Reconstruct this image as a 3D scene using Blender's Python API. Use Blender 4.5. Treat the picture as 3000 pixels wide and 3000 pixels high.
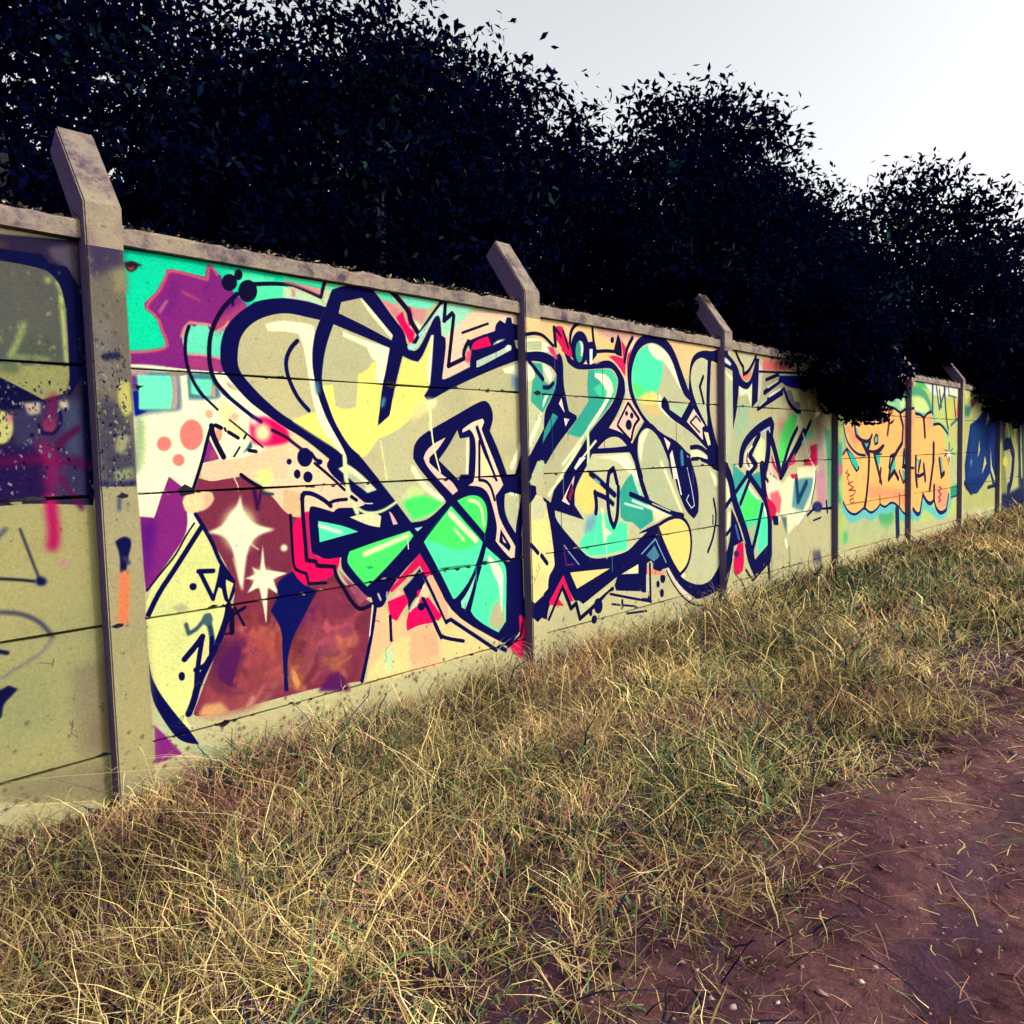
import bpy, bmesh, math, random
import numpy as np
from mathutils import Matrix, Vector, noise
random.seed(7); rng = np.random.default_rng(11)
S = bpy.context.scene
for o in list(bpy.data.objects): bpy.data.objects.remove(o)

# ------------------------------------------------------------ camera, light
CAM = (-0.5819, -3.3363, 1.1465)
FWD = Vector((0.72890, 0.68124, -0.06796)); RGT = Vector((0.68126, -0.73157, -0.02651)); UPV = Vector((0.06778, 0.02698, 0.99734))
cd = bpy.data.cameras.new('camera'); cam = bpy.data.objects.new('camera', cd); S.collection.objects.link(cam)
cam.matrix_world = Matrix.Translation(CAM) @ Matrix((RGT, UPV, -FWD)).transposed().to_4x4()
cd.sensor_width = 36; cd.sensor_height = 36; cd.lens = 2324.74 / 3000 * 36
cd.clip_start = 0.05; cd.clip_end = 600
S.camera = cam
S.render.resolution_x = S.render.resolution_y = 1024
S.view_settings.view_transform = 'Standard'; S.view_settings.look = 'None'
S.view_settings.gamma = 1; S.view_settings.use_curve_mapping = False
S.view_settings.exposure = 1.0

SUN_DIR = Vector((0.46, -0.86, 0.60)).normalized()       # towards the sun
elev = math.asin(SUN_DIR.z); azim = math.atan2(SUN_DIR.x, SUN_DIR.y)
w = bpy.data.worlds.new('World'); S.world = w; w.use_nodes = True
nt = w.node_tree; nt.nodes.clear()
sky = nt.nodes.new('ShaderNodeTexSky'); sky.sky_type = 'NISHITA'; sky.sun_disc = False
sky.sun_elevation = elev; sky.sun_rotation = azim; sky.dust_density = 4.0; sky.air_density = 1.0
hs = nt.nodes.new('ShaderNodeHueSaturation'); hs.inputs['Saturation'].default_value = 0.12
bg = nt.nodes.new('ShaderNodeBackground'); bg.inputs['Strength'].default_value = 0.15
wo = nt.nodes.new('ShaderNodeOutputWorld')
nt.links.new(sky.outputs[0], hs.inputs['Color']); nt.links.new(hs.outputs[0], bg.inputs[0]); nt.links.new(bg.outputs[0], wo.inputs[0])
sd = bpy.data.lights.new('sun', 'SUN'); sd.energy = 1.28; sd.angle = math.radians(7); sd.color = (1.0, 0.95, 0.86)
sun = bpy.data.objects.new('sun', sd); S.collection.objects.link(sun)
sun.rotation_euler = SUN_DIR.to_track_quat('Z', 'Y').to_euler()

# ------------------------------------------------------------ helpers
def link(o): S.collection.objects.link(o); return o
def tag(o, label=None, cat=None, group=None, kind=None):
    if label: o['label'] = label
    if cat: o['category'] = cat
    if group: o['group'] = group
    if kind: o['kind'] = kind
    return o
def empty(name, loc): 
    o = bpy.data.objects.new(name, None); o.location = loc; o.empty_display_size = .1; return link(o)
def mesh_np(name, V, F, cols=None, smooth=False):
    """V (n,3); F list of (m,k) index arrays"""
    me = bpy.data.meshes.new(name)
    V = np.asarray(V, np.float32); me.vertices.add(len(V)); me.vertices.foreach_set('co', V.ravel())
    starts = []; tot = []; idx = []; s = 0
    for f in F:
        f = np.asarray(f, np.int32)
        if len(f) == 0: continue
        k = f.shape[1]; starts.append(s + np.arange(len(f)) * k); tot.append(np.full(len(f), k)); idx.append(f.ravel()); s += f.size
    idx = np.concatenate(idx); me.loops.add(len(idx)); me.loops.foreach_set('vertex_index', idx.astype(np.int32))
    st = np.concatenate(starts).astype(np.int32); tt = np.concatenate(tot).astype(np.int32)
    me.polygons.add(len(st)); me.polygons.foreach_set('loop_start', st); me.polygons.foreach_set('loop_total', tt)
    if smooth: me.polygons.foreach_set('use_smooth', np.ones(len(st), bool))
    if cols is not None:
        a = me.color_attributes.new('tint', 'FLOAT_COLOR', 'POINT')
        c = np.ones((len(V), 4), np.float32); c[:, :3] = cols; a.data.foreach_set('color', c.ravel())
    me.update(calc_edges=True); me.validate(); return me
def lin(c):
    c = np.asarray(c, float); return np.where(c <= .04045, c / 12.92, ((c + .055) / 1.055) ** 2.4)
def enc(c):
    c = np.asarray(c, float); return np.where(c <= .0031308, c * 12.92, 1.055 * np.maximum(c, 1e-9) ** (1 / 2.4) - .055)
def mat(name):
    m = bpy.data.materials.new(name); m.use_nodes = True; n = m.node_tree
    b = n.nodes['Principled BSDF']; return m, n, b
def nd(n, t, **k):
    x = n.nodes.new(t)
    for a, v in k.items():
        if a.startswith('i_'): x.inputs[a[2:].replace('_', ' ')].default_value = v
        else: setattr(x, a, v)
    return x
def mixc(n, bt, fac, a, b):
    x = n.nodes.new('ShaderNodeMix'); x.data_type = 'RGBA'; x.blend_type = bt
    for sock, v in ((x.inputs[0], fac), (x.inputs[6], a), (x.inputs[7], b)):
        if hasattr(v, 'links'): n.links.new(v, sock)
        else: sock.default_value = v
    return x.outputs[2]
def ramp(n, src, pts):
    r = n.nodes.new('ShaderNodeValToRGB'); e = r.color_ramp.elements
    while len(e) < len(pts): e.new(0.5)
    for el, (p, c) in zip(e, pts): el.position = p; el.color = c if len(c) == 4 else (*c, 1)
    n.links.new(src, r.inputs[0]); return r.outputs[0]

# ------------------------------------------------------------ the mural, traced from image pixels and projected to wall millimetres
KALB = np.array([1.93, 1.96, 2.16])        # displayed brightness of a white surface: paint colours are divided by it
PAINT = """P 0 226 176 0 747,2056 1103,2054 1492,2051 1482,1873 1293,1851 1128,1794 975,1778 966,1616 911,1601 745,1606
P 84 250 186 16 1159,2012 1489,2008 1484,1905 1320,1884 1289,1926
P 0 226 176 0 1424,2045 1687,2036 1675,1993 1466,2000 1421,1994
P 84 250 186 5 1467,2032 1687,2032 1675,2002 1466,2004
P 102 236 196 2 981,1750 1088,1768 1161,1746 1142,1618 985,1621
P 134 36 130 0 915,1966 935,1974 986,1971 1053,1965 1085,1964 1091,2002 1105,2020 1119,2017 1129,1996 1158,1979 1161,1961 1214,1916 1273,1867 1263,1828 1174,1766 1157,1742 1125,1735 1090,1739 1080,1764 1049,1764 1025,1743 1011,1749 988,1743 972,1720 967,1702 969,1670 981,1621 1064,1623 1134,1617 1143,1566 1158,1552 1076,1556 981,1556 926,1556 820,1563 751,1566 752,1610 824,1619 884,1636 899,1650 894,1681 878,1715 873,1746 860,1779 820,1795 818,1819 847,1847 873,1874 893,1912 914,1946
P 176 64 120 13 1119,1775 1274,1886 1276,1849 1173,1755 1145,1737 1121,1731
P 176 60 128 9 988,1618 1134,1614 1155,1555 993,1564
S 208 88 112 3 12 752,1615 824,1623 888,1640 905,1657 896,1692 882,1722 877,1753 857,1775 827,1799 832,1821 880,1872 903,1917 924,1962 957,1969 1082,1953 1094,1951 1102,2003 1116,2013 1142,1980
S 224 140 136 4 12 967,1698 980,1735 1007,1760 1049,1759 1083,1760 1106,1755
S 224 154 140 4 11 1125,1735 1161,1753 1183,1782
S 224 154 140 4 10 993,1625 1065,1627 1134,1617
P 122 32 128 15 917,1898 954,1931 983,1921 948,1810 924,1772 878,1785
P 250 254 214 2 750,1562 786,1569 856,1568 945,1561 948,1550 854,1549 751,1546
P 250 254 214 0 752,1566 1175,1557 1231,1472 1454,1314 1448,1201 1133,1160 1023,1148 1000,1078 971,1035 956,1040 887,1108 863,1066 843,1031 813,937 737,949 741,1245
P 143 174 128 18 754,1359 788,1350 789,1259 772,1140 750,1120 751,1245
P 80 106 144 11 751,1543 854,1543 947,1545 953,1454 948,1385 845,1375 754,1356 749,1445
P 192 136 144 6 751,1542 816,1542 818,1528 770,1519 750,1521
P 98 50 140 5 748,1521 770,1519 767,1463 746,1462
P 6 20 140 4 751,1459 777,1460 774,1384 806,1378 754,1356
P 112 245 204 2 772,1525 914,1530 920,1452 904,1389 772,1386 776,1453
P 188 156 152 3 914,1533 938,1535 937,1431 928,1392 904,1389 920,1452
P 74 122 144 8 979,1548 1087,1549 1123,1486 1129,1446 1089,1435 978,1431
P 112 240 204 3 996,1522 1090,1524 1095,1485 1082,1448 994,1457
P 63 140 136 5 1030,1546 1091,1544 1086,1529 1029,1533
P 204 156 144 4 1088,1500 1104,1497 1105,1448 1084,1446
P 250 254 214 1 955,1552 977,1554 982,1433 956,1430
P 184 176 136 5 1157,1522 1219,1479 1187,1482 1160,1499
P 250 214 178 0 1315,1219 1381,1234 1431,1329 1678,1165 1714,1096 1932,934 1957,866 1797,908 1694,897 1675,903 1549,916 1500,886 1410,925 1385,967 1356,1004 1320,1057 1212,1104 1165,1152
P 245 232 168 16 1108,1423 1168,1424 1242,1281 1262,1258 1217,1204 1157,1228
O 238 126 120 3 987,1282 52,0 -4,-66
O 238 126 120 2 867,1244 31,0 -2,-31
O 238 126 120 2 925,1175 26,-1 -1,-26
O 232 176 144 3 1070,1373 19,0 -1,-19
O 240 192 168 5 1189,1363 20,0 -1,-17
O 238 154 132 4 1110,1288 16,0 -2,-33
P 245 4 96 9 1267,1358 1345,1372 1440,1322 1461,1290 1461,1253 1426,1240 1329,1226 1270,1246 1256,1304
O 248 244 180 19 1323,1293 41,0 -2,-43
P 250 232 200 13 1268,1374 1310,1359 1291,1320 1257,1335
P 134 36 130 0 879,1106 960,1038 932,994 952,952 947,864 918,823 757,629 755,778 753,946 809,937 847,1034
P 90 16 134 24 755,930 819,925 785,750 758,647 757,778
P 126 46 74 0 1009,1096 1050,1080 1170,1090 1211,1097 1301,1039 1352,1004 1433,903 1500,886 1495,792 1727,533 1902,411 1871,223 1823,17 1568,45 1392,44 955,50 926,74 1048,327 1129,486 1157,618 1020,888 989,946 1068,989 986,1038
P 126 46 74 0 1064,1266 1106,1176 1055,1165 1027,1159
P 152 66 80 27 1061,190 1390,362 1377,118 1196,20 955,62 1002,203
P 208 112 90 20 1142,418 1217,417 1323,374 1379,323 1360,306 1215,370 1153,385
P 148 64 92 22 1473,360 1719,360 1795,303 1789,194 1605,101 1464,174
P 200 104 88 19 1662,240 1793,273 1818,233 1752,192 1686,214
P 200 120 88 15 1619,184 1669,182 1735,50 1680,84 1636,120
P 216 152 88 14 1409,202 1440,162 1473,80 1439,54 1404,104
P 216 160 112 10 977,102 1056,94 1093,46 993,40 948,64
P 80 24 88 26 1047,308 1152,366 1191,319 1117,99 1021,199
P 100 32 96 21 1438,407 1525,456 1621,420 1521,373 1449,343
P 88 24 92 10 1635,103 1676,111 1724,31 1752,-20 1552,27
P 246 202 168 0 1016,1133 1035,1158 1094,1172 1174,1174 1258,1188 1450,1235 1442,1081 1252,1080 1212,1102 1170,1096 1089,1080 1050,1080 1024,1100
P 248 220 168 2 932,994 940,1019 979,1037 1036,1041 1067,1027 1073,1000 1052,971 1016,951 966,947 941,960
P 238 188 152 9 1028,1036 1066,1023 1069,1000 1048,972 1016,955 1030,991
P 216 240 144 17 1280,1114 1358,1123 1364,1064 1336,1033 1294,1055
S 248 220 208 1 5 1170,1094 1189,1055 1191,1032
P 134 36 130 0 1064,1266 1106,1176 1055,1169 1031,1162
P 168 68 104 9 1074,1228 1102,1179 1059,1173
P 250 254 214 1 1098,1310 1126,1183 1187,1182 1251,1204 1262,1258 1212,1266 1152,1281
O 238 154 132 4 1110,1284 16,0 -2,-30
P 44 92 120 4 1262,1258 1269,1227 1217,1197 1248,1235
S 12 0 50 1 15 1079,1325 1054,1258 1033,1184 1006,1111 977,1039
S 12 0 50 1 25 1079,1321 1079,1295 1091,1258 1109,1221 1127,1185
S 12 0 50 1 19 1098,1324 1122,1313
S 12 0 50 1 11 1139,1311 1143,1300
S 12 0 50 1 17 1157,1294 1200,1269
S 12 0 50 1 9 1206,1227 1177,1186
S 12 0 50 1 10 1238,1281 1229,1266
S 12 0 50 1 17 1251,1212 1285,1207
S 12 0 50 1 18 1206,1103 1252,1068 1301,1041
S 48 8 72 5 19 1267,1028 1277,977 1279,946
S 48 8 72 4 11 1301,1027 1289,968
S 40 56 72 3 13 1309,1013 1361,1008
P 228 232 150 0 952,956 984,931 1001,897 1086,723 1152,599 1096,473 931,106 895,66 940,-62 878,-57 764,257 746,441 754,626 898,781 947,864
P 250 254 214 4 953,952 981,939 994,901 945,842 820,685 758,618 867,752 947,864
P 193 200 156 0 752,215 813,91 874,-12 1095,-133 1098,-186 870,-92 808,6 759,69
P 134 36 130 2 758,72 808,6 870,-86 785,-97 755,-94
S 12 0 50 1 8 979,902 943,857 890,771 825,706 764,639
S 0 3 76 1 22 1010,883 918,760 875,703 809,621 758,529
S 0 3 76 1 18 987,939 1018,884 1055,810 1075,751 1089,715 1145,624
P 0 3 76 1 1085,715 1127,664 1153,615 1146,569 1119,527 1096,546 1087,601 1072,610 1053,560 1037,555 1070,649
S 0 3 76 1 21 986,691 1052,685
S 0 3 76 1 19 992,687 1045,561
P 228 232 150 1 1109,640 1144,616 1116,546 1107,605
O 0 3 76 1 958,628 16,-2 -1,-16
S 0 3 76 1 31 1115,520 1104,467 1058,368 1002,279 951,192 932,129 907,82
S 58 80 104 2 18 917,469 926,428 965,442 994,474 1022,492
S 36 60 96 2 24 1013,482 1026,427 1031,365
P 232 232 160 1 1050,499 1082,502 1075,445 1050,438
O 68 96 110 3 1013,475 24,-4 -2,-28
S 0 3 76 1 26 986,404 961,375 902,321
S 0 3 76 1 22 988,404 968,324 954,252
S 0 3 76 1 21 1028,389 1021,329
P 232 220 152 1 997,394 1012,377 1013,323 1003,298 975,281 988,366
S 0 3 76 1 20 947,265 990,274 1011,304
S 0 3 76 1 24 954,252 946,171
O 0 3 76 1 886,250 14,-3 -1,-19
S 12 0 50 1 16 1133,478 1192,500
S 12 0 50 1 12 1143,508 1184,419
S 12 0 50 1 25 1128,494 1123,398
S 12 0 50 1 8 1076,399 1128,393
P 0 3 76 1 748,401 754,292 779,220 816,151 878,49 912,2 947,-67 885,-43 838,4 784,110 755,184 748,294
S 12 0 50 1 6 752,490 744,456 744,399 750,332 756,277
P 192 186 139 6 856,553 908,563 936,533 898,524
O 244 246 184 26 1186,859 78,-7 -5,-96
P 250 254 214 5 1199,1014 1207,935 1250,877 1365,842 1264,821 1228,777 1207,709 1186,575 1173,604 1158,707 1145,785 1116,834 1034,857 1110,880 1145,931 1180,964
S 244 240 184 3 6 1229,793 1274,757
S 240 236 176 3 4 1147,731 1181,603
O 244 246 184 15 1290,620 52,-7 -2,-47
P 250 254 214 3 1296,778 1303,658 1351,648 1418,630 1340,610 1367,533 1312,577 1303,498 1294,396 1282,502 1269,583 1208,564 1249,618 1199,632 1255,644 1236,682 1277,654
P 0 12 92 2 1361,587 1394,615 1445,633 1485,587 1525,548 1577,524 1525,456 1474,381 1439,333 1408,268 1390,189 1393,65 1370,70 1372,193 1370,235 1372,357 1356,401 1319,464 1363,530
O 250 254 214 7 1406,751 18,-2 -1,-16
P 245 4 96 1 1496,907 1549,916 1557,707 1633,669 1719,672 1706,618 1669,588 1618,565 1526,573 1516,553 1475,588 1450,632 1438,675 1451,837 1466,860
P 200 28 108 3 1525,909 1557,903 1560,707 1586,695 1532,689 1525,830
P 160 76 108 3 1701,614 1740,570 1882,449 1821,414 1758,524
S 12 0 50 1 15 1448,906 1450,780 1451,657 1473,633 1519,615 1531,564 1628,554
P 232 192 144 2 1410,933 1446,910 1500,886 1515,910 1524,995 1647,939 1461,1023 1415,1025
P 250 214 178 1 1524,987 1623,953 1690,900 1716,921 1788,919 1779,948 1676,937 1567,993
S 12 0 50 1 21 1517,996 1515,897 1522,773 1525,679 1574,667 1585,645 1681,629 1689,581 1727,520 1765,453 1810,396 1847,390 1924,412
S 0 3 76 1 22 1514,976 1527,1004 1567,1002 1624,974 1662,946 1676,933
S 12 0 50 1 17 1662,946 1708,960 1771,960
P 0 3 76 0 1321,1888 1404,1912 1485,1924 1530,1924 1600,1923 1695,1906 1658,1840 1526,1852 1481,1853 1422,1844 1334,1813 1268,1764 1232,1711 1219,1654 1215,1593 1236,1549 1295,1487 1340,1446 1433,1373 1568,1307 1662,1253 1759,1184 1788,1137 1762,1026 1684,1089 1662,1140 1678,1165 1543,1266 1431,1321 1312,1398 1251,1442 1154,1548 1135,1591 1137,1666 1152,1723 1178,1770 1230,1824 1294,1870
P 0 3 76 0 1659,1391 1699,1391 1735,1316 1802,1222 1863,1179 1982,1048 2084,930 2185,812 2270,811 2339,834 2458,913 2528,845 2259,703 2264,688 2237,639 2237,634 2113,550 2016,462 1985,393 1950,376 1912,395 1898,443 1871,447 1750,578 1721,620 1724,672 1633,669 1576,701 1557,711 1551,770 1548,911 1559,936 1578,939 1690,902 1716,921 1788,917 1840,914 1883,928 1842,961 1684,1089 1661,1131 1677,1156 1754,1189
P 0 3 76 0 1658,1840 1695,1906 1734,1997 1821,2030 1958,2045 2000,2020 2117,1894 2184,1838 2198,1767 2233,1738 2263,1740 2301,1776 2407,1944 2439,1947 2449,1897 2447,1835 2476,1836 2486,1782 2443,1599 2354,1585 2377,1838 2310,1721 2272,1682 2224,1687 2166,1706 2133,1618 2100,1526 2065,1391 2057,1382 1984,1332 1989,1372 1999,1412 2022,1541 2048,1613 2082,1739 1945,1776 1735,1828 1702,1758 1673,1673 1657,1589 1652,1527 1673,1466 1708,1370 1735,1316 1761,1223 1659,1391 1625,1485 1614,1546 1605,1607 1607,1688 1625,1771
P 249 212 188 0 2455,1949 2564,1985 3128,2034 3157,1948 2895,1907 2610,1807 2641,1751 2652,1679 2449,1594
P 160 236 203 11 2459,1931 2477,2025 2553,2034 2714,2022 2615,1938 2499,1850 2454,1836
P 246 216 176 12 2685,1984 3049,1984 2881,1921 2651,1835 2614,1909
P 0 3 76 0 2651,1825 2764,1870 2881,1906 2890,1947 2928,1976 2972,1960 2988,1998 3026,2002 3037,1967 3094,1963 3157,1948 3150,1758 3102,1755 2849,1676 2512,1550 2355,1477 2311,1471 2290,1479 2301,1503 2352,1547 2378,1708 2393,1840 2445,1948 2450,1840 2479,1829 2483,1782 2443,1599 2468,1595 2665,1679 2668,1748 2676,1768 2663,1787
P 0 3 76 0 2445,914 2217,1136 2214,1191 2228,1238 2272,1279 2361,1322 2525,1391 2663,1453 2763,1491 2805,1482 2840,1438 2845,1377 2813,1311 2882,1198 2958,1036 3020,1039 3088,1170 3159,1147 3187,1039 3168,975 3217,962 3223,901 3181,877 3130,826 3089,780 3068,658 3076,647 3071,540 3073,269 3165,228 3181,215 3266,252 3313,368 3366,407 3384,433 3378,507 3358,677 3378,507 3350,689 3320,802 3313,852 3280,871 3281,893 3356,850 3451,1064 3367,922 3613,1082 3746,1137 3814,1159 3802,806 3703,712 3397,797 3404,729 3659,512 3771,435 3949,421 4213,436 4347,505 4474,564 4337,544 4360,567 4605,612 4640,576 4855,273 4930,175 5033,113 5181,65 5194,63 5334,44 5524,121 5615,221 5699,249 5787,398 5806,652 5915,539 6025,345 5848,317 5831,227 5751,108 5687,11 5550,-45 5332,-64 5192,-61 5165,-40 5005,40 4852,157 4766,256 4607,249 4526,337 4468,324 4462,116 4518,23 4391,42 4393,120 4066,172 4046,212 4079,270 3675,133 3638,162 3582,171 3530,248 3470,360 3306,167 3294,90 3244,110 3201,89 3161,124 3134,68 3085,49 3038,69 2924,-23 2858,27 2835,36 2476,243 2438,284 2294,528 2237,639 2264,688 2259,703 2423,852
P 249 212 188 0 3159,1147 3192,1179 3223,1124 3187,1039
P 201 201 160 2 2090,929 1982,1045 2195,1049 2439,914 2352,838 2191,812
P 76 252 112 10 2130,918 2191,956 2264,962 2344,934 2432,914 2353,847 2197,821
P 207 232 154 11 2102,938 2193,1007 2315,992 2282,956 2161,944
S 250 254 214 5 32 2210,1104 2278,1008 2413,925
P 248 232 184 1 1785,869 1876,883 1957,877 1984,859 1973,802 1900,817
P 226 230 184 2 1726,1117 1788,1137 1859,1092 1963,999 1902,985 1835,1036 1775,1077
P 188 188 164 4 1776,1103 1832,1075 1898,1020 1887,1003 1804,1050
S 224 240 176 4 26 1769,1180 1770,1094 1777,1030 1805,946 1833,888
S 224 240 176 3 16 2084,925 2014,893 1957,879 1881,884 1840,909
S 248 220 216 1 6 1698,1073 1853,956 1883,931 1932,930
P 244 184 180 1 2036,883 2058,868 2093,810 2061,808
P 84 250 186 1 1599,864 1742,830 1834,791 1603,759
S 216 252 228 4 20 1607,840 1730,796
P 76 252 112 1 1777,696 1895,720 2171,767 2199,737 2149,690 1941,540 1874,502 1763,628 1760,664
S 232 252 192 6 29 1871,673 2005,704 2164,744
S 248 232 224 1 8 2157,722 2159,670
O 16 152 72 5 1900,599 22,-3 0,-6
P 168 224 208 1 2207,778 2268,782 2227,758
P 84 250 186 0 2483,882 2728,651 2697,580 2614,438 2500,349 2474,348 2371,533 2271,697
P 76 252 112 13 2483,877 2714,665 2614,619 2479,633 2383,681 2284,705 2356,775
S 236 252 200 4 37 2475,839 2565,758 2672,669
S 212 252 180 5 19 2504,748 2575,678
P 84 250 186 0 2756,620 2870,535 2914,493 2923,440 2914,293 2904,146 2837,88 2751,135 2639,211 2609,257 2629,309 2676,430 2724,536
P 190 187 150 12 2831,289 2889,243 2900,146 2838,99 2758,144 2777,235
P 232 252 224 4 2761,573 2804,553 2890,465 2895,401 2872,193 2860,274 2850,396 2814,432 2774,530
P 144 240 204 1 2664,472 2617,357 2565,274 2538,288 2533,324 2590,371
S 14 90 80 3 6 2383,534 2617,528
P 76 252 112 0 2531,909 2593,930 2662,936 2718,923 2759,885 2775,828 2768,752 2748,702 2643,802
S 220 252 184 4 23 2626,908 2695,892 2729,852 2743,754
P 250 206 190 0 2458,1272 2394,1203 2332,1162 2327,1133 2432,1054 2496,1023 2540,967 2499,945 2380,1046 2308,1115 2288,1158 2305,1195 2363,1237
P 186 182 147 0 2548,1314 2566,1265 2642,1275 2646,1225 2626,1057 2564,1059 2549,1026 2397,1146 2472,1217
S 250 254 214 3 16 2627,1255 2616,1068
P 250 216 190 0 2589,1319 2673,1364 2758,1383 2768,1361 2745,1325 2755,1295 2849,1122 2918,985 2879,946 2848,921 2854,874 2880,769 3011,600 3000,521 2954,531 2837,648 2856,729 2837,808 2810,887 2783,945 2728,983 2623,993 2665,1011 2681,1055 2696,1235 2677,1295 2644,1319 2588,1299
P 242 236 172 3 2745,1235 2846,1050 2744,1043 2743,1185
P 0 3 76 0 2750,1184 2693,1335 2714,1345 2819,1112 2874,1008 2852,1009 2798,1113
P 246 224 192 2 2747,1285 2856,1111 2868,1049 2820,1133
S 12 0 50 1 18 2723,1250 2714,1034
S 12 0 50 1 19 2715,1022 2772,1014 2814,974 2840,896
P 0 3 76 1 2885,717 2972,603 2955,573 2867,640
P 242 196 180 1 2895,674 2934,623 2904,636
P 200 205 163 0 2931,927 2977,938 3078,914 3059,836 3024,732 3018,679 2947,764 2920,844
S 250 254 214 4 18 2977,928 3054,910 3043,837
P 242 228 154 0 3163,840 3215,907 3281,887 3320,802 3350,689 3378,507 3385,438 3322,373 3310,290 3181,215 3149,236 3156,639
P 208 209 171 13 3167,839 3215,902 3281,882 3312,803 3276,750 3176,747
S 0 3 76 1 28 3162,590 3222,534
S 0 3 76 1 30 3255,514 3308,458
P 200 188 159 2 3068,540 3079,431 3077,258 3132,233 3152,531
P 220 180 136 7 3099,537 3152,531 3149,236 3101,254
P 236 208 160 0 2287,500 2318,506 2463,255 2835,36 2820,21 2442,237 2409,215 2350,352
P 240 216 152 8 2368,325 2462,221 2676,82 2789,-13 2399,-5 2271,3 2214,110
S 0 3 76 1 22 2257,523 2415,221
S 0 3 76 1 23 2416,226 2449,233 2818,-19
S 0 3 76 1 21 2245,387 2302,287 2343,192 2373,143 2544,90
P 180 186 144 5 2835,20 2895,14 2902,-14 2841,-7
S 0 3 76 2 26 2841,-2 2901,-35
P 245 196 148 2 1923,380 1984,384 2015,315 2222,300 2342,183 2366,-18 1844,3 1893,219
P 240 220 152 16 2027,193 2156,193 2147,-19 1861,-1 1863,53
P 192 232 184 20 1980,165 2025,148 2014,34 1968,44
P 236 184 144 15 2146,218 2312,227 2353,132 2336,47 2138,54
P 228 20 92 0 2237,637 2319,515 2280,496 2234,568 2033,448 2016,462
P 244 180 148 1 2280,494 2322,508 2434,314 2431,241 2410,240 2327,408
P 0 3 76 2 2234,554 2267,474 2234,422 2165,375 2145,331 2136,393 2109,458 2170,496
P 250 214 178 2 2260,461 2301,407 2282,386 2239,392
P 246 196 180 2 2079,453 2108,435 2020,411
P 245 4 96 1 2002,404 2125,428 2144,378 2104,342 2060,291 2015,315
P 245 4 96 1 2145,331 2212,349 2226,385 2288,385 2385,263 2351,240 2314,265 2307,238 2207,243 2128,224 2121,269
P 245 4 96 2 2204,431 2241,440 2226,394 2208,397
O 0 3 76 1 2233,341 27,-4 -1,-22
S 0 3 76 1 23 2250,381 2302,287 2373,143
S 248 240 232 1 7 2150,326 2201,365 2260,461
S 240 216 216 2 11 1943,454 1958,420
S 240 216 216 2 9 2002,455 1998,428
S 0 3 76 1 22 1923,394 1895,263 1856,136 1818,18
S 0 3 76 1 19 2016,324 2017,195
S 248 232 224 1 7 1904,401 1878,244
P 224 20 92 3 3041,166 3095,102 3081,-59 3038,-117 2962,-63 2940,-21 3028,32 3025,157
S 12 0 50 2 19 2924,-18 3036,31 3055,109
P 194 193 152 0 1735,1826 1945,1776 2082,1739 2048,1613 2022,1541 1999,1412 1984,1332 2065,1386 2211,1403 2199,1127 2184,1054 1982,1048 1863,1179 1735,1316 1699,1391 1673,1466 1652,1527 1657,1589 1673,1673 1702,1758
P 252 240 128 4 1651,1523 1716,1530 1723,1468 1726,1426 1770,1410 1849,1421 1864,1516 1872,1589 1938,1619 1961,1656 1989,1662 1986,1609 2028,1554 2008,1478 2098,1481 2166,1697 2224,1683 2278,1677 2317,1722 2377,1838 2352,1552 2307,1499 2336,1467 2247,1404 2137,1324 2032,1279 1976,1265 1917,1186 1879,1170 1802,1222 1736,1320 1699,1391 1672,1445
P 236 220 156 16 2337,1490 2399,1474 2302,1396 2209,1353 2212,1417
P 252 240 128 6 1477,1350 1573,1389 1650,1390 1695,1307 1760,1193 1638,1257
P 250 254 214 3 1456,1815 1547,1818 1618,1811 1628,1780 1607,1688 1605,1607 1614,1546 1625,1485 1659,1391 1780,1193 1759,1184 1664,1286 1619,1365 1595,1463 1574,1605 1560,1705 1535,1763 1454,1767 1374,1759 1362,1789 1420,1811
P 250 254 214 3 1789,1800 1892,1771 2076,1741 2039,1559 2022,1541 1979,1565 1989,1662 1957,1681 1932,1732 1788,1774
P 186 182 147 0 1786,1942 1912,1979 2105,1808 2095,1780 1927,1839 1768,1885
P 250 254 214 3 1902,1975 1923,1971 2105,1808 2095,1789 1952,1910
P 250 254 214 2 2393,1840 2376,1833 2339,1677 2335,1584 2352,1556 2373,1679
P 0 3 76 0 1658,1840 1735,1828 1702,1758 1673,1673 1657,1589 1652,1527 1673,1466 1708,1370 1735,1316 1802,1222 1863,1179 1793,1128 1780,1188 1686,1337 1659,1391 1625,1485 1614,1546 1605,1607 1607,1688 1625,1771
P 0 3 76 0 2082,1739 2166,1706 2133,1618 2100,1526 2065,1391 2057,1382 1984,1332 1989,1372 1999,1412 2022,1541 2048,1613
S 74 128 160 11 24 1625,1534 1628,1489
S 80 136 168 9 25 2030,1470 2017,1439
S 244 246 176 2 15 2348,1463 2345,1312
S 238 242 176 1 11 2352,1406 2353,1289 2373,1180 2407,1079
S 238 240 168 2 8 1997,1252 2015,1149 2030,1050
P 244 244 180 8 2311,1466 2400,1488 2391,1445 2334,1415
S 0 3 76 1 21 1527,1728 1491,1695 1460,1637 1462,1578 1482,1519 1519,1452 1573,1401
S 12 0 50 1 15 1001,1743 986,1707 977,1635 985,1563 1015,1492 1051,1446
S 12 0 50 1 11 1033,1464 1110,1393
S 12 0 50 1 8 1164,1349 1263,1273 1320,1226
S 12 0 50 1 20 1230,1909 1162,1843 1119,1775 1096,1718 1086,1662 1084,1588 1101,1515 1165,1450
S 0 3 76 1 18 1142,1469 1196,1425 1276,1366
S 56 8 96 4 18 1276,1366 1317,1344
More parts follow.
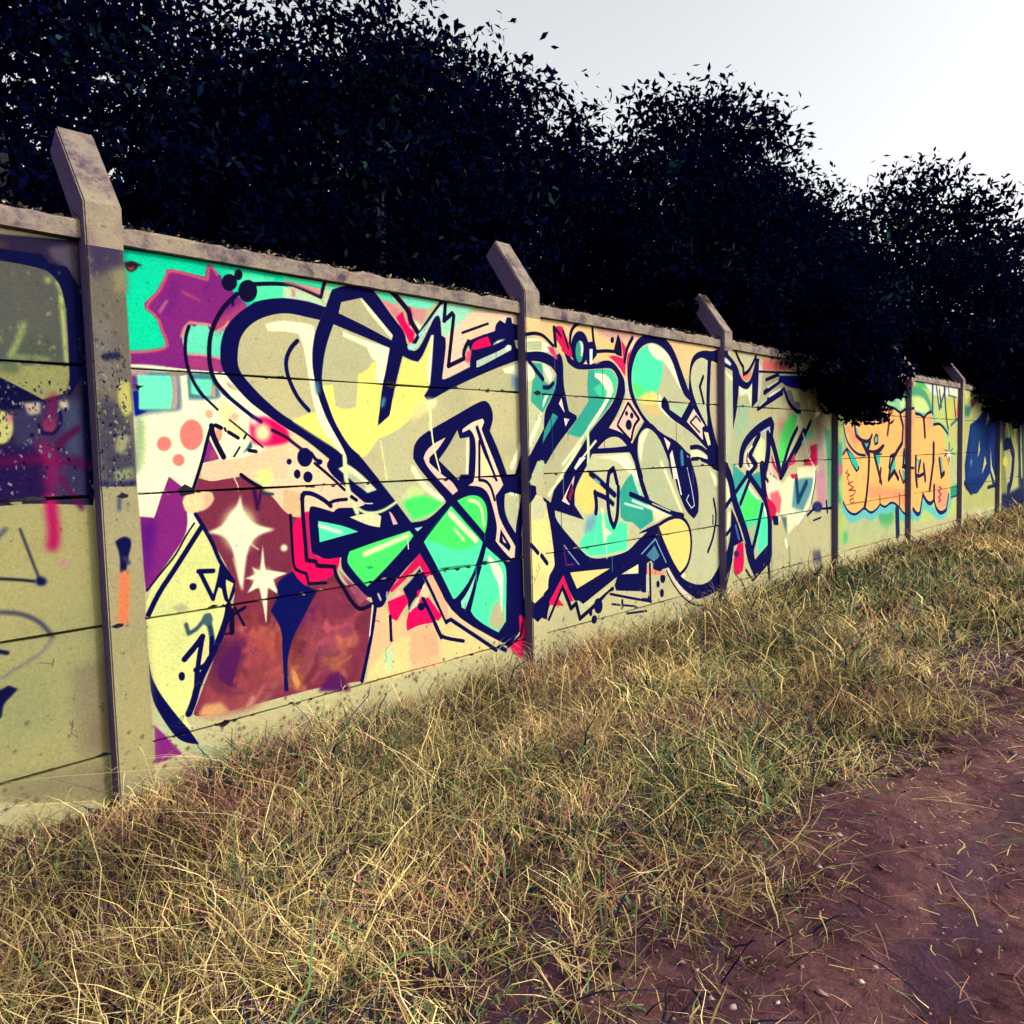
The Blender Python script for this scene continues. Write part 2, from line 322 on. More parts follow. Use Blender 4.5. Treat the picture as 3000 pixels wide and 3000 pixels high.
S 12 0 50 2 15 1372,1305 1451,1270 1464,1257 1526,1213 1563,1192
S 12 0 50 1 15 1594,1146 1679,1080 1761,1009
S 12 0 50 1 18 1801,972 1831,953
O 0 3 76 1 1540,1176 42,-1 -2,-46
S 0 3 76 1 18 1577,1195 1599,1162 1628,1153
O 0 3 76 1 1621,1152 17,0 -1,-14
O 0 3 76 1 1454,1157 14,0 -1,-14
O 0 3 76 1 1494,1097 18,-1 -1,-22
O 0 3 76 1 1552,1081 26,-1 -1,-27
O 12 0 50 1 1196,1955 37,5 -2,-37
O 12 0 50 1 1241,1995 20,3 -1,-24
O 12 0 50 1 1283,1929 47,6 -3,-50
S 12 0 50 1 19 1316,1964 1407,1980 1488,1987 1510,1991 1579,1976 1668,1952 1679,1986 1696,2029
S 12 0 50 2 12 1209,1886 1207,1859
P 200 232 192 3 1464,1973 1555,1965 1672,1936 1690,1909 1600,1923 1462,1923
P 216 156 144 4 1505,1970 1532,1966 1526,1934 1507,1931
P 224 144 144 7 1466,2004 1557,1997 1670,1985 1664,1959 1556,1985 1465,1993
P 84 250 186 3 1710,2019 1811,2035 1749,2003 1734,1997 1686,1921 1676,1928
P 224 208 184 4 1699,1988 1729,1997 1696,1922 1682,1933
P 88 232 180 3 1995,2026 2095,2026 2144,1972 2037,1988
P 232 136 144 6 2037,1984 2138,1969 2187,1910 2118,1907
P 245 4 96 2 2129,1904 2177,1941 2203,1871 2255,1840 2247,1789 2217,1778 2189,1825
P 124 244 204 3 2164,2031 2430,2026 2358,1966 2208,1976
P 224 148 148 8 2207,1962 2352,1970 2318,1897 2252,1908
P 228 16 108 4 2196,1974 2237,1970 2251,1876 2215,1868
P 232 240 216 4 2258,1909 2305,1877 2285,1843
S 12 0 50 1 31 2096,2046 2179,1981 2224,1941 2228,1897 2279,1838
S 12 0 50 1 24 2246,1776 2356,1910 2461,2025
P 180 232 212 2 2198,1758 2228,1779 2264,1777 2316,1855 2334,1848 2288,1775 2245,1739 2209,1741
P 168 240 220 2 2462,2006 2474,2026 2463,1922 2447,1920 2433,1956 2368,1912 2290,1812 2279,1829
P 200 232 220 2 2329,1866 2421,1978 2461,2015 2461,1978 2407,1944 2315,1823
S 12 0 50 1 25 2491,2038 2473,1923 2537,1972 2549,1959 2495,1673 2620,1725 2614,1759 2658,1826
S 12 0 50 1 15 2612,1870 2824,1944
P 245 4 96 3 2677,1783 2706,1835 2821,1870 2848,1817 2711,1779
P 232 88 112 5 2626,1706 2641,1761 2684,1784 2666,1704
P 250 254 214 2 2855,1818 2893,1851 2976,1869 2937,1850
P 192 216 200 1 2719,1718 2966,1812 2989,1834 3020,1832 3023,1806 2742,1684 2718,1680
P 238 248 232 2 2966,1817 2989,1834 3020,1832 3019,1811 2973,1797
P 48 20 28 2 749,1973 780,1983 799,1977 821,1970 802,1964 795,1949 774,1936 757,1940 748,1956
P 160 64 80 3 761,1954 788,1960 784,1948 767,1943
P 24 20 40 1 761,1485 781,1481 800,1482 781,1474 773,1460 764,1474
S 232 200 192 5 5 878,1788 913,1841
S 184 80 128 7 9 981,1885 1054,1859
S 108 28 116 9 9 1096,1930 1076,1898
P 240 204 148 0 3307,2054 3529,2041 5770,2041 5767,1866 5150,1786 5017,1711 4195,1669 3521,1802 3419,1876 3156,1922 3152,2037
P 224 168 160 12 3851,2023 4653,2039 4536,2003 3997,1955
P 250 254 214 0 3052,1865 3154,1885 3285,1902 3367,1872 3417,1838 3382,1819 3151,1806 3066,1820
P 188 204 160 3 3166,1870 3309,1888 3307,1826 3168,1815
S 12 0 50 1 23 3151,1911 3245,1930 3327,1922 3418,1865
P 0 3 76 0 3139,1800 3282,1821 3382,1808 3450,1780 3451,1807 3486,1821 3511,1790 3526,1707 3532,1624 3580,1457 3643,1436 3661,1402 3557,1316 3448,1231 3322,1100 3240,1124 3187,1044 3075,1053 3088,1170 3159,1152 3305,1325 3318,1450 3318,1440 3389,1518 3444,1620 3446,1686 3396,1732 3279,1757 3137,1747
P 202 205 163 0 3149,1742 3279,1754 3379,1734 3438,1686 3444,1620 3389,1524 3318,1440 3309,1314 3305,1325 3159,1152 3090,1233 3098,1445 3106,1656
P 56 168 148 3 3221,1742 3304,1742 3317,1635 3392,1601 3442,1680 3444,1620 3389,1529 3301,1428 3188,1500 3209,1635 3235,1663
P 232 248 232 3 3304,1742 3362,1730 3403,1678 3392,1623 3359,1648 3327,1695
S 0 3 76 1 31 3185,1745 3309,1645
S 0 3 76 2 27 3319,1592 3374,1592 3410,1623
P 250 254 214 3 2938,1687 3101,1734 3181,1734 3228,1695 3234,1652 3177,1622 3074,1633 3036,1662 2960,1660
P 228 252 228 4 3364,1545 3302,1455 3303,1499 3330,1543
P 104 144 184 22 3020,1651 3090,1649 3087,1560 3017,1573
S 250 254 214 5 33 3284,1417 3161,1222
S 250 254 214 4 36 3090,1233 2999,1092
P 248 228 220 1 3493,1533 3526,1433 3466,1493
P 248 220 224 1 3515,1400 3574,1395 3531,1344
P 44 156 148 1 3403,1431 3454,1410 3320,1269 3309,1309
P 44 156 148 2 3402,1420 3454,1404 3320,1265 3293,1227 3304,1298
P 186 203 162 3 3265,1129 3306,1123 3304,1068 3176,969 3153,991
P 224 20 92 2 3422,1980 3457,1995 3519,1998 3560,1927 3619,1806 3574,1811 3445,1906
P 220 52 112 5 3358,1855 3418,1854 3467,1787 3441,1779 3383,1824
S 12 0 50 1 30 3433,1981 3444,1867
S 12 0 50 1 20 3435,1981 3508,1933 3602,1824
P 0 3 76 0 3514,1857 3575,1817 3637,1776 3785,1764 3972,1811 4063,1812 4145,1763 4217,1688 4231,1622 4191,1534 4103,1422 4018,1343 4142,1320 4226,1289 4301,1227 4346,1277 4462,1392 4363,1471 4278,1574 4249,1702 4252,1795 4309,1909 4389,1996 4491,2037 4689,2049 4797,2020 4895,1956 5018,1778 5107,1647 5124,1852 5193,1946 5344,1992 5514,1992 5677,2041 5770,2041 5767,1866 5484,1919 5469,1875 5432,1449 5500,1235 5630,1089 5754,1027 5752,915 5612,920 5411,1065 5135,1098 5069,1134 5107,1065 5131,938 4846,949 4750,1106 4508,982 4394,965 4287,1146 3853,1158 3804,1147 3629,994 3493,999 3494,1045 3780,1300 3819,1329
P 193 190 149 0 3520,1796 3608,1741 3699,1724 3991,1759 4072,1759 4133,1702 4136,1648 4086,1531 3961,1432 3800,1317 3760,1271 3586,1100 3494,1034 3316,913 3287,1068 3322,1100 3448,1231 3651,1391 3652,1419 3571,1446 3538,1546 3515,1634
P 50 170 152 3 3784,1729 3991,1754 4121,1677 4086,1537 3810,1335 3760,1276 3638,1276 3548,1299 3709,1443 3787,1521 3770,1590
P 70 216 168 3 3842,1730 4051,1754 4132,1672 4076,1555 3984,1530 3876,1571 3838,1610 3938,1656
P 246 244 216 3 3861,1716 3990,1718 4059,1668 4078,1603 4024,1535 3880,1389 3780,1317 3767,1340 3984,1533 3996,1599 3918,1667 3860,1687
S 232 244 200 4 25 3781,1329 3636,1207 3496,1096
S 224 240 184 4 29 3770,1300 3776,1183 3760,989
P 250 254 214 2 3856,1259 3875,1247 3660,1092 3612,1065 3718,1155
O 0 3 76 0 3700,1872 97,8 -4,-114
O 48 160 136 1 3694,1849 42,3 -2,-73
P 232 248 232 1 3697,1923 3729,1914 3742,1875 3721,1816 3707,1821 3714,1873
P 0 3 76 0 3791,1919 3848,1930 3881,1887 3889,1841 3795,1764 3767,1785
P 232 240 240 1 3806,1875 3842,1878 3834,1773 3805,1771
P 232 240 240 2 3853,1777 3947,1804 3892,1779
S 12 0 50 1 25 3594,1863 3597,1959 3645,2019 3757,2059 3842,2039 3849,1942 3880,1863 3995,1878 4096,1880
P 220 24 88 3 3509,1983 3569,1922 3612,1848 3615,1800 3557,1815 3504,1839
S 12 0 50 1 18 3526,1968 3576,1862
O 12 0 50 1 4073,1959 21,2 -1,-22
P 12 0 50 1 4142,2010 4182,1960 4189,1851 4116,1858 4086,1879 4108,1935
P 220 36 100 3 4182,1972 4245,1916 4223,1713 4115,1804 4024,1839 4096,1856 4200,1840
P 208 40 96 3 4242,1818 4265,1887 4310,1922 4251,1764
S 12 0 50 1 30 4220,1817 4250,1917 4323,1997
S 244 220 216 1 16 4367,2001 4276,1894
P 216 212 200 2 4212,1703 4249,1690 4262,1592 4224,1572
P 250 206 190 0 4257,1592 4288,1550 4451,1398 4348,1340 4301,1227 4184,1308 4018,1340 4135,1423 4212,1523
S 12 0 50 1 19 4257,1524 4123,1368
S 12 0 50 1 21 4122,1356 4280,1252
S 12 0 50 1 25 4291,1258 4326,1358 4395,1409
S 12 0 50 1 26 4265,1518 4395,1409
O 12 0 50 1 4236,1447 19,0 -1,-17
O 12 0 50 1 4301,1433 22,0 -1,-22
O 12 0 50 1 4261,1364 39,0 -1,-38
P 198 198 159 0 4581,1988 4699,1973 4807,1923 4880,1849 4940,1740 5002,1643 5040,1604 5131,1566 4984,1433 4821,1490 4810,1542 4744,1589 4700,1552 4699,1506 4759,1449 5060,1346 5206,1285 5413,1164 5585,1075 5411,1093 5109,1133 5005,1196 4903,1251 4694,1304 4463,1423 4354,1540 4302,1644 4305,1767 4375,1896 4466,1959
P 84 250 186 4 4534,1959 4545,1916 4625,1864 4732,1859 4724,1761 4679,1661 4642,1614 4525,1622 4399,1560 4354,1565 4311,1663 4308,1767 4369,1883 4454,1940
P 96 240 120 17 4314,1687 4368,1647 4503,1634 4388,1566 4333,1601
P 236 232 132 9 4387,1554 4468,1607 4584,1625 4642,1595 4652,1531 4465,1512 4409,1529
P 248 248 216 4 4581,1986 4771,1940 4880,1849 4989,1656 5066,1591 4977,1655 4769,1855 4625,1864 4545,1916 4523,1958
P 232 200 128 20 4409,1517 4640,1524 4734,1448 4521,1444
P 246 248 208 3 4678,1609 4707,1565 4699,1506 4832,1424 5008,1352 4698,1467 4652,1537
P 188 208 168 1 4828,1523 5098,1534 4991,1430 4846,1484
P 202 205 167 0 5316,1935 5427,1908 5415,1661 5402,1363 5225,1542 5147,1683 5136,1785 5192,1884
S 12 0 50 1 33 5340,1773 5283,1690 5343,1559
P 248 220 200 1 5184,1506 5360,1370 5318,1355 5330,1250 5075,1401
S 12 0 50 1 18 5291,1404 5223,1448 5128,1395 5275,1317
P 232 232 184 1 5345,1321 5416,1314 5457,1214 5413,1204
P 200 185 155 0 5484,1905 5593,1884 5630,1089 5529,1192 5461,1450 5465,1663
S 0 3 76 1 45 4360,987 4342,1114 4356,1227 4403,1315 4496,1367 4588,1348 4693,1264 4776,1145 4859,970
P 200 201 163 0 5689,1890 5768,1881 5753,1013 5675,1073
P 242 242 196 5 5136,1174 5218,1177 5341,1137 5411,1093 5216,1104 5121,1085
S 0 3 76 1 39 5137,1192 5273,1201 5441,1128 5644,994
S 0 3 76 1 33 5148,1098 5271,1103 5482,1049
P 0 3 76 0 5385,1207 5557,1127 5754,1050 5752,953 5613,965 5411,1065
P 191 197 159 0 4495,1347 4587,1323 4681,1251 4751,1159 4823,1038 4786,1079 4857,916 4968,734 4993,671 4865,693 4515,801 4449,933 4375,1126 4385,1081 4366,1176 4380,1271 4426,1321
P 242 244 200 9 4472,1338 4529,1335 4434,1207 4419,1080 4382,1145 4391,1271
S 240 244 196 7 32 4689,1081 4844,863 4967,693
P 168 204 156 27 4541,909 4660,904 4598,829
P 208 205 164 1 3879,1197 3975,1262 4078,1283 4162,1265 4235,1212 4076,1201
P 208 209 167 0 3814,1159 4266,1165 4330,1089 4394,967 4480,803 4789,671 4617,624 4417,582 4348,556 4474,564 4324,494 4213,436 4053,434 3771,435 3659,512 3404,729 3397,786 3703,712 3604,818 3607,910 3666,994 3753,1078
P 250 254 214 6 3833,1135 4233,1153 4340,1044 4381,935 4177,1067 4073,1119
P 246 220 124 6 3753,1061 3790,1019 3955,917 3953,875 3825,887 3831,780 3762,743 3705,765 3631,805 3610,864 3622,926 3685,999
P 84 250 186 6 3859,748 3959,748 3978,686 4048,625 4112,669 4218,642 4213,455 3771,441 3668,516 3646,560 3739,639
P 120 176 200 24 3742,727 3859,748 3816,633 3691,614
P 50 170 152 4 4284,1008 4347,905 4413,845 4479,764 4548,721 4558,642 4383,585 4274,657 4197,657 4134,699 4129,884 4195,956
S 184 240 224 3 26 4315,970 4390,846
S 216 244 224 3 23 4289,810 4764,666
S 200 244 228 3 18 4190,794 4421,742
P 240 228 184 3 4560,720 4776,665 4593,626
P 211 202 157 9 4251,640 4328,621 4383,572 4291,497 4214,473
P 240 244 196 5 3900,788 3930,774 3946,640 4026,590 3964,577 3953,530 3922,533 3915,624
S 200 244 216 2 12 3958,529 3961,419
S 0 3 76 1 39 4099,947 4061,1052 4004,1024 3981,952 3981,795 4008,683 4048,634 4097,701 4114,916
S 0 3 76 2 42 3790,1024 3886,974 3965,922 4066,863
S 0 3 76 2 35 3834,887 3963,850 4043,800
S 0 3 76 1 39 3834,893 3851,809 3840,750
S 136 184 200 6 23 3837,982 3886,956
S 0 3 76 1 38 4263,859 4503,788 4802,684 4992,650
P 248 216 212 1 3611,1019 3470,854 3549,821 3600,968
P 144 24 72 2 3582,980 3524,885 3550,844 3598,910
S 12 0 50 1 20 3572,952 3524,874 3550,844
P 244 244 228 1 3680,1138 3746,1137 3630,1053 3613,1070
S 238 240 192 3 25 3341,901 3503,1045 3683,1219
P 244 220 128 0 4628,597 4801,637 4940,640 5044,591 5108,488 5105,349 5049,236 4930,181 4830,276 4674,494
P 242 220 140 0 3543,368 3998,342 3613,248
P 240 228 176 0 4133,282 4353,331 4351,261
S 120 168 216 1 12 4401,403 4590,498 4736,300
P 64 128 156 3 4458,384 4577,450 4646,363 4585,317 4526,344
O 0 3 76 1 4620,287 72,-8 -1,-53
S 144 152 208 1 10 3482,558 3641,411
S 104 24 104 3 14 3486,541 3504,424 3581,418
P 220 20 88 1 3470,360 3573,172 3527,167 3477,290 3403,220 3472,153 3340,173 3315,200
S 12 0 50 1 22 3463,286 3311,88
S 12 0 50 1 31 3467,268 3544,124 3600,150 3638,38 3859,123 3973,189 4024,191
P 202 205 160 1 3619,171 3675,133 4025,221 4014,204 3860,147 3644,67
O 0 3 76 1 3848,94 50,-8 -2,-55
O 0 3 76 1 3759,60 19,-3 -1,-24
O 0 3 76 1 3801,5 33,-6 -1,-30
O 0 3 76 1 4684,179 37,-5 -1,-35
O 0 3 76 1 4616,144 24,-3 -1,-27
O 0 3 76 1 4669,67 29,-4 -1,-33
P 200 192 159 2 4370,116 4485,100 4472,56 4170,107 4150,154
S 0 3 76 1 19 3992,158 4257,88 4518,23
P 240 152 120 4 4467,311 4595,250 4728,227 4703,203 4465,240
P 200 212 184 3 4477,238 4485,87 4450,92 4454,241
S 0 3 76 1 26 4508,313 4509,24
S 0 3 76 1 15 4011,81 4300,21
S 0 3 76 1 26 4138,87 4136,37
S 0 3 76 1 16 4199,-18 4458,-40
S 248 216 208 2 26 4766,243 4852,143 5004,12 5110,-39
S 12 0 50 1 14 4741,232 4826,120 4977,-12 5177,-113 5387,-138 5402,-133 5549,-96
S 0 3 76 1 52 4342,1126 4394,967 4486,802
S 0 3 76 1 29 4616,598 4788,644 4940,647 5050,597 5122,487 5118,347 5056,228 4930,175
S 0 3 76 1 34 4616,598 4674,494 4830,276 4930,181
S 240 244 196 3 10 4550,773 4802,697
P 196 199 161 0 4993,677 5071,631 5149,520 5146,359 5046,118 5181,72 5306,55 5406,56 5509,116 5585,195 5700,287 5788,473 5806,652 5762,812 5688,963 5569,988 5353,1038 5271,1096 5174,1042 5252,829 5249,688 5151,604
P 246 246 200 6 5424,1007 5568,930 5597,871 5522,860 5466,934
S 240 240 188 8 50 5767,610 5725,404 5585,210
P 240 240 192 5 5703,955 5778,826 5791,653 5707,703
P 0 3 76 0 4887,1117 5122,1113 5213,936 5251,794 5234,661 5165,610 5059,666 4969,775 4871,949
S 232 240 232 1 19 4862,1117 4970,823
S 58 136 168 9 44 4991,1156 5002,1060
S 224 232 240 1 10 5130,870 5174,721 5126,700 5048,770 5088,810
S 192 204 232 1 11 5067,1031 5130,870
P 248 224 216 1 4730,1277 4827,1231 4789,1172
P 240 236 216 1 4813,1138 4851,1177 4922,946 4858,948
S 0 3 76 1 30 5491,752 5540,604 5485,426 5389,315
S 0 3 76 1 20 5477,616 5473,543
S 224 224 184 1 8 4982,182 5034,147
P 240 240 196 2 4955,164 5022,191 4994,139
P 188 197 158 13 5701,1731 5855,1739 5849,1368 6291,1451 6554,1455 6055,1279 5923,1068 5843,995 5691,1147
P 200 168 136 12 5688,1803 5840,1797 5855,1754 5715,1659
P 202 205 167 0 5674,1860 5856,1813 5833,1368 5798,1108 5691,1147
P 244 244 196 6 5689,1854 5856,1798 5855,1754 5748,1806
P 168 200 160 23 5931,1578 6158,1586 6122,1371 5894,1256
P 208 160 136 31 6737,1459 6986,1463 6754,1255
S 0 3 76 1 56 5449,1930 5423,1717 5412,1505 5473,1328 5586,1126 5765,953
P 0 3 76 0 5485,1982 5677,2033 5812,1971 5936,1906 5998,1806 6078,1765 6144,1768 6211,1818 6298,1992 6366,1997 6327,1607 6208,1541 6219,1757 6143,1707 6061,1704 5965,1729 5938,1556 5849,1346 5849,1849 5810,1861 5659,1888 5484,1912
P 232 232 240 6 5675,1961 5736,1958 5827,1914 5811,1891 5690,1919
P 234 240 208 6 5965,1729 6061,1696 6160,1708 6219,1772 6208,1603 6191,1556 6126,1661 5964,1639
P 240 128 108 4 5990,1820 6063,1824 6212,1864 6161,1792 6078,1776
P 211 205 158 1 5993,2007 6281,2006 6195,1893 6096,1841 6055,1862 6048,1906 5984,1939
S 12 0 50 1 35 5891,2044 5984,1939 6048,1899 6055,1835 6162,1868 6298,2007
P 236 116 116 8 6436,2002 6650,1998 7087,1974 7028,1929 6435,1893
P 232 220 208 4 6357,1973 6426,1900 6415,1720 6344,1607
S 12 0 50 1 21 6365,1877 7187,1912
S 0 3 76 1 34 6504,1810 6760,1872
S 0 3 76 1 49 6468,1690 6834,1828
S 0 3 76 1 36 6538,1630 6853,1731
S 0 3 76 1 45 6326,1537 6852,1702
S 232 240 240 1 16 6539,1741 6759,1816
S 232 240 240 1 24 6565,1659 6815,1741
S 192 232 240 1 13 6361,1561 6502,1621
P 16 20 136 4 6760,1864 7330,1897 7309,1760 7027,1763 6853,1788
S 216 232 232 3 13 6816,1872 7289,1899
P 132 132 144 3 6910,1717 7046,1748 7267,1639 7267,1571 7206,1544 6987,1629
P 228 232 156 3 7046,1748 7206,1730 7278,1622 7125,1634
S 0 3 76 1 46 6891,1741 6987,1613 7165,1534 7257,1532
P 92 240 112 14 7005,1489 7246,1511 7205,1416 6828,1017 6753,1051 6773,1272 6888,1396
P 228 240 176 6 7205,1510 7328,1401 6944,1014 7004,1213 7144,1382
S 0 3 76 1 54 7184,1365 7004,1213 6847,983
S 0 3 76 1 80 7349,1332 7123,1145 6827,909
S 0 3 76 1 53 7519,1438 7266,1212 7082,1087
P 72 224 176 3 7307,1246 7541,1368 7573,1316 7286,1212
S 0 3 76 1 85 5987,1044 6005,1158 6121,1264 6376,1374 6590,1428 6626,1392 6592,1280 6697,1117 6808,902
P 232 240 184 0 6359,1334 6393,1272 6463,1248 6460,1017 6390,1059 6338,1020 6219,1117 6323,1232
S 0 3 76 1 65 6349,1295 6203,1163 6160,1102 6286,1022 6133,941
S 0 3 76 1 94 6544,1312 6542,1136 6459,946
S 0 3 76 1 69 6399,1027 6424,899
S 184 200 232 1 23 6428,1327 6553,1360 6571,1328
S 244 232 224 1 25 6203,1194 6077,1126 6060,1050 6133,979 6209,1016 6118,1087
S 96 32 64 1 18 6119,1133 6101,1065 6150,1010
P 192 20 88 4 6596,1111 6808,885 6696,955 6604,1038
P 216 56 104 4 6943,980 7142,1018 7122,1128
P 250 206 190 5 6494,857 6586,1055 6640,924 6827,835 6511,735 6441,914
S 12 0 50 1 35 6442,930 6530,863 6585,926
S 12 0 50 1 28 6640,908 6714,872 6807,819
P 56 168 160 4 5844,1040 6099,926 5856,800 5842,920
P 56 152 160 7 6183,931 6389,964 6440,755 6284,849
P 92 208 192 8 5855,770 6115,887 6047,721 5964,611 5854,709
P 68 228 160 0 6131,840 6386,686 6366,504 6278,353 6174,221 6108,369 5964,611 6047,721
P 76 252 112 16 6114,787 6351,680 6315,548 6045,544 5980,610
P 180 188 152 19 6093,448 6211,485 6279,480 6174,237
P 236 248 220 3 6132,848 6369,695 6282,716 6147,793
P 84 250 186 1 6430,652 6518,574 6524,274 6310,183 6295,336 6357,489
P 232 248 224 3 6438,643 6518,582 6527,509 6455,546
S 136 192 216 1 17 6278,353 6206,123
S 0 3 76 1 98 5712,1014 5810,892 5854,724 6012,516 6141,288 6223,98
S 0 3 76 1 97 6407,1011 6424,899 6457,722 6563,571 6565,327 6560,181
S 0 3 76 1 69 6116,949 6457,714 6563,571
S 0 3 76 1 47 6133,948 5855,770 5699,670
S 0 3 76 1 48 6149,886 5982,687
S 0 3 76 1 59 6412,645 6313,429 6173,198
P 0 3 76 0 6042,336 6173,206 6206,123 6301,176 6542,272 6605,192 6577,89 6230,2 6105,151
S 72 120 192 8 28 5882,496 5945,368
S 0 3 76 1 38 5835,500 5725,434
P 220 16 88 3 5846,218 5928,339 6025,330 6039,143 6005,69 5868,48 5837,128
O 96 16 96 5 5895,243 48,-5 0,-30
S 12 0 50 1 27 6071,77 6204,-39 6504,81
S 12 0 50 3 54 6531,102 6543,-46
S 12 0 50 1 21 5815,206 5694,-35
S 96 96 88 1 15 6608,486 6602,-128
P 240 240 200 14 6512,840 6846,817 6982,912 7628,962 7616,811 7431,556 7180,408 6978,331 6824,470 6636,533 6582,602
P 248 228 208 11 6495,961 6827,843 6750,706 6566,813
P 92 152 164 21 7121,848 7583,892 7572,751 7325,528 7059,588
S 18 60 112 6 72 7162,881 7211,639 7411,811
S 252 252 232 3 33 7628,944 7627,864 7517,612 7325,484 7180,408
S 64 48 80 3 21 7650,926 7649,819 7539,602
P 232 108 128 14 6565,749 6750,764 6825,677 6786,539 6637,566
P 208 16 80 4 6493,720 6638,664 6711,594 6692,521 6599,479
P 0 3 76 3 6618,526 6748,517 6747,430 6645,442
P 216 20 80 7 7021,911 7142,916 7202,871 7061,868
P 216 20 80 5 7497,1185 7694,1214 7796,1155 7762,1030 7650,966 7327,996 7519,1097
P 240 240 200 12 7182,974 7628,989 7605,856 7223,879
S 232 216 216 3 21 7328,1315 7454,1080 7628,962
S 200 176 176 3 20 7541,1298 7433,1081
P 76 156 116 28 7852,1389 8038,1346 8086,1116 8088,530 7969,538 7945,1118
P 200 144 160 28 7739,1299 7875,1118 7969,538 7694,555 7650,855 7830,1029
P 184 168 160 30 7650,1475 7875,1390 7853,938 7694,987
P 120 184 144 31 8015,1025 8087,1024 8088,523 7969,512
O 32 44 108 12 7694,548 135,-9 0,-56
S 0 3 76 3 24 7830,521 8112,507
S 0 3 76 3 41 7934,588 7957,476
S 0 3 76 3 19 7583,412 7784,429
S 0 3 76 5 28 7431,477 7605,536
P 92 116 120 17 6786,522 6940,495 6939,326
S 248 248 224 7 45 6909,270 6938,208
S 144 144 92 6 27 6987,203 7016,47 6985,-78
P 96 88 120 31 7560,92 7761,90 7807,-53 7582,-36
P 188 208 124 21 8204,2068 10907,2134 13217,2152 13308,83 10958,115 9113,28 8210,81
P 190 199 146 32 8495,418 10156,327 10547,147 9793,23 8497,88
P 80 180 116 52 9542,393 10005,436 10157,240 9863,152 9579,247
P 88 192 128 34 8409,228 8555,204 8526,85 8409,96
P 76 168 144 36 8207,1237 8375,1204 8377,914 8264,757 8378,535 8209,545
P 200 112 144 29 8207,993 8405,967 8377,860 8208,866
P 228 232 160 20 9418,2046 10427,2068 10277,1875 9836,1820 9659,1884
P 140 208 160 29 9556,1844 10509,1860 10436,1620 9910,1655
P 184 52 84 26 10351,1977 10583,2077 10908,2083 10871,1901 10279,1764
P 84 192 108 18 10993,2049 11606,2054 11609,1947 10995,1945
P 232 236 216 12 11338,2027 13165,2060 13174,1867 12686,1908 11797,1846
S 80 164 124 18 125 10475,1621 10511,1773 10749,1883 11039,1908 11431,1859 11663,1678
P 208 232 152 22 10832,1810 11343,1829 11617,1677 11351,1576 11004,1608
O 212 244 168 21 10473,1709 118,4 1,-63
P 195 195 127 35 12397,1412 13245,1525 13261,1149 12557,1226
P 197 203 150 35 12670,1007 13268,998 13287,572 12687,568
S 108 200 200 12 117 8436,488 8583,368 8795,352 9076,412 9306,315 9611,412 9860,372 10117,405 10348,289 10626,205 10955,247 11127,181 11386,352 11755,247 12144,107 12495,154 12696,347
S 88 192 176 10 69 9592,1740 9875,1630 10131,1612 10438,1545 10755,1628 11132,1585 11440,1565 11805,1613 11857,1463 12295,1440 12553,1327
S 92 196 180 7 80 8460,1398 8461,1236 8579,1116 8433,1096
P 252 190 112 0 8431,1409 8577,1421 8755,1468 8908,1515 9193,1543 9323,1673 9661,1742 9838,1677 9910,1655 10131,1637 10359,1581 10476,1596 10593,1637 10919,1658 10962,1594 11132,1598 11352,1536 11439,1578 11711,1638 11810,1462 12097,1466 12348,1369 12356,1155 12618,1008 12670,744 12588,426 12493,198 12192,161 11945,248 11845,394 11659,336 11475,374 11337,490 11212,242 11083,225 10911,316 10545,263 10346,378 10041,471 9787,401 9610,460 9272,364 9076,458 8733,379 8495,451 8407,588 8390,1075 8520,1149 8461,1258
P 252 156 112 40 9355,1697 9767,1699 9984,1609 9560,1575
P 252 156 112 42 9203,716 10537,596 10704,329 10152,514 9237,553
P 252 160 112 38 8460,1398 8696,1401 8973,1269 8788,1180
P 252 164 124 43 10476,1596 10920,1632 10925,1425 10525,1168
P 252 168 124 37 11440,1565 11712,1611 11812,1407 11490,1377
P 252 160 128 39 11885,602 12585,499 12493,212 12042,228
S 10 24 96 2 30 8431,1398 8490,1258 8638,1159 8850,1079 9102,1064
S 10 24 96 2 29 8421,554 8524,449 8733,385 8918,411 9076,458 9272,364 9507,407 9610,460 9787,401 10041,471 10346,378 10545,263 10788,258
S 10 24 96 2 57 10911,316 11083,222 11212,242 11337,490 11520,372 11729,332 11868,393 11969,247 12217,159 12493,198 12614,424
S 10 24 96 2 30 8404,1086 8520,1149 8789,1024 8898,921 8821,890 8669,983 8520,1138
P 44 196 176 0 8549,1133 8789,1036 8882,955 8852,911 8760,936 8639,1016
P 80 200 168 0 8756,1402 8832,1391 8894,1314 8802,1302
P 64 200 176 0 9005,1213 9262,1229 9159,1109
P 64 192 176 0 9430,1073 9636,1073 9569,891
P 64 192 168 0 10179,1059 10190,898 9926,759 9960,892
P 96 168 152 0 10448,1093 10646,1078 10609,938 10490,966
P 96 192 160 0 11063,993 11214,964 11110,834
P 112 184 160 0 12138,987 12261,999 12321,727 12172,732
P 96 168 160 0 10452,866 10653,809 10495,699
P 104 184 152 0 11026,757 11156,713 11029,638
O 128 184 156 2 9469,1240 61,0 1,-54
S 28 28 80 2 31 9468,1310 9394,1257 9429,1193 9531,1210 9529,1293 9468,1310
S 40 20 64 2 46 8756,1413 8802,1302 8973,1235 9229,1223 9327,1304
S 40 20 64 2 67 9005,1224 9159,1097 9231,1062 9218,831 9139,546 9076,458
S 40 20 64 2 61 9262,1223 9198,1143
S 40 20 64 2 43 9380,1094 9567,1092 9740,1173
S 40 20 64 2 65 9177,1532 9178,1475
S 92 32 64 4 63 9929,1644 9942,1475 9880,1317
S 40 20 64 2 66 10360,1568 10480,1420 10445,1206 10142,1047 9996,915 9926,753 10146,850 10300,745
S 40 20 64 2 65 9414,1059 9535,892 9659,721
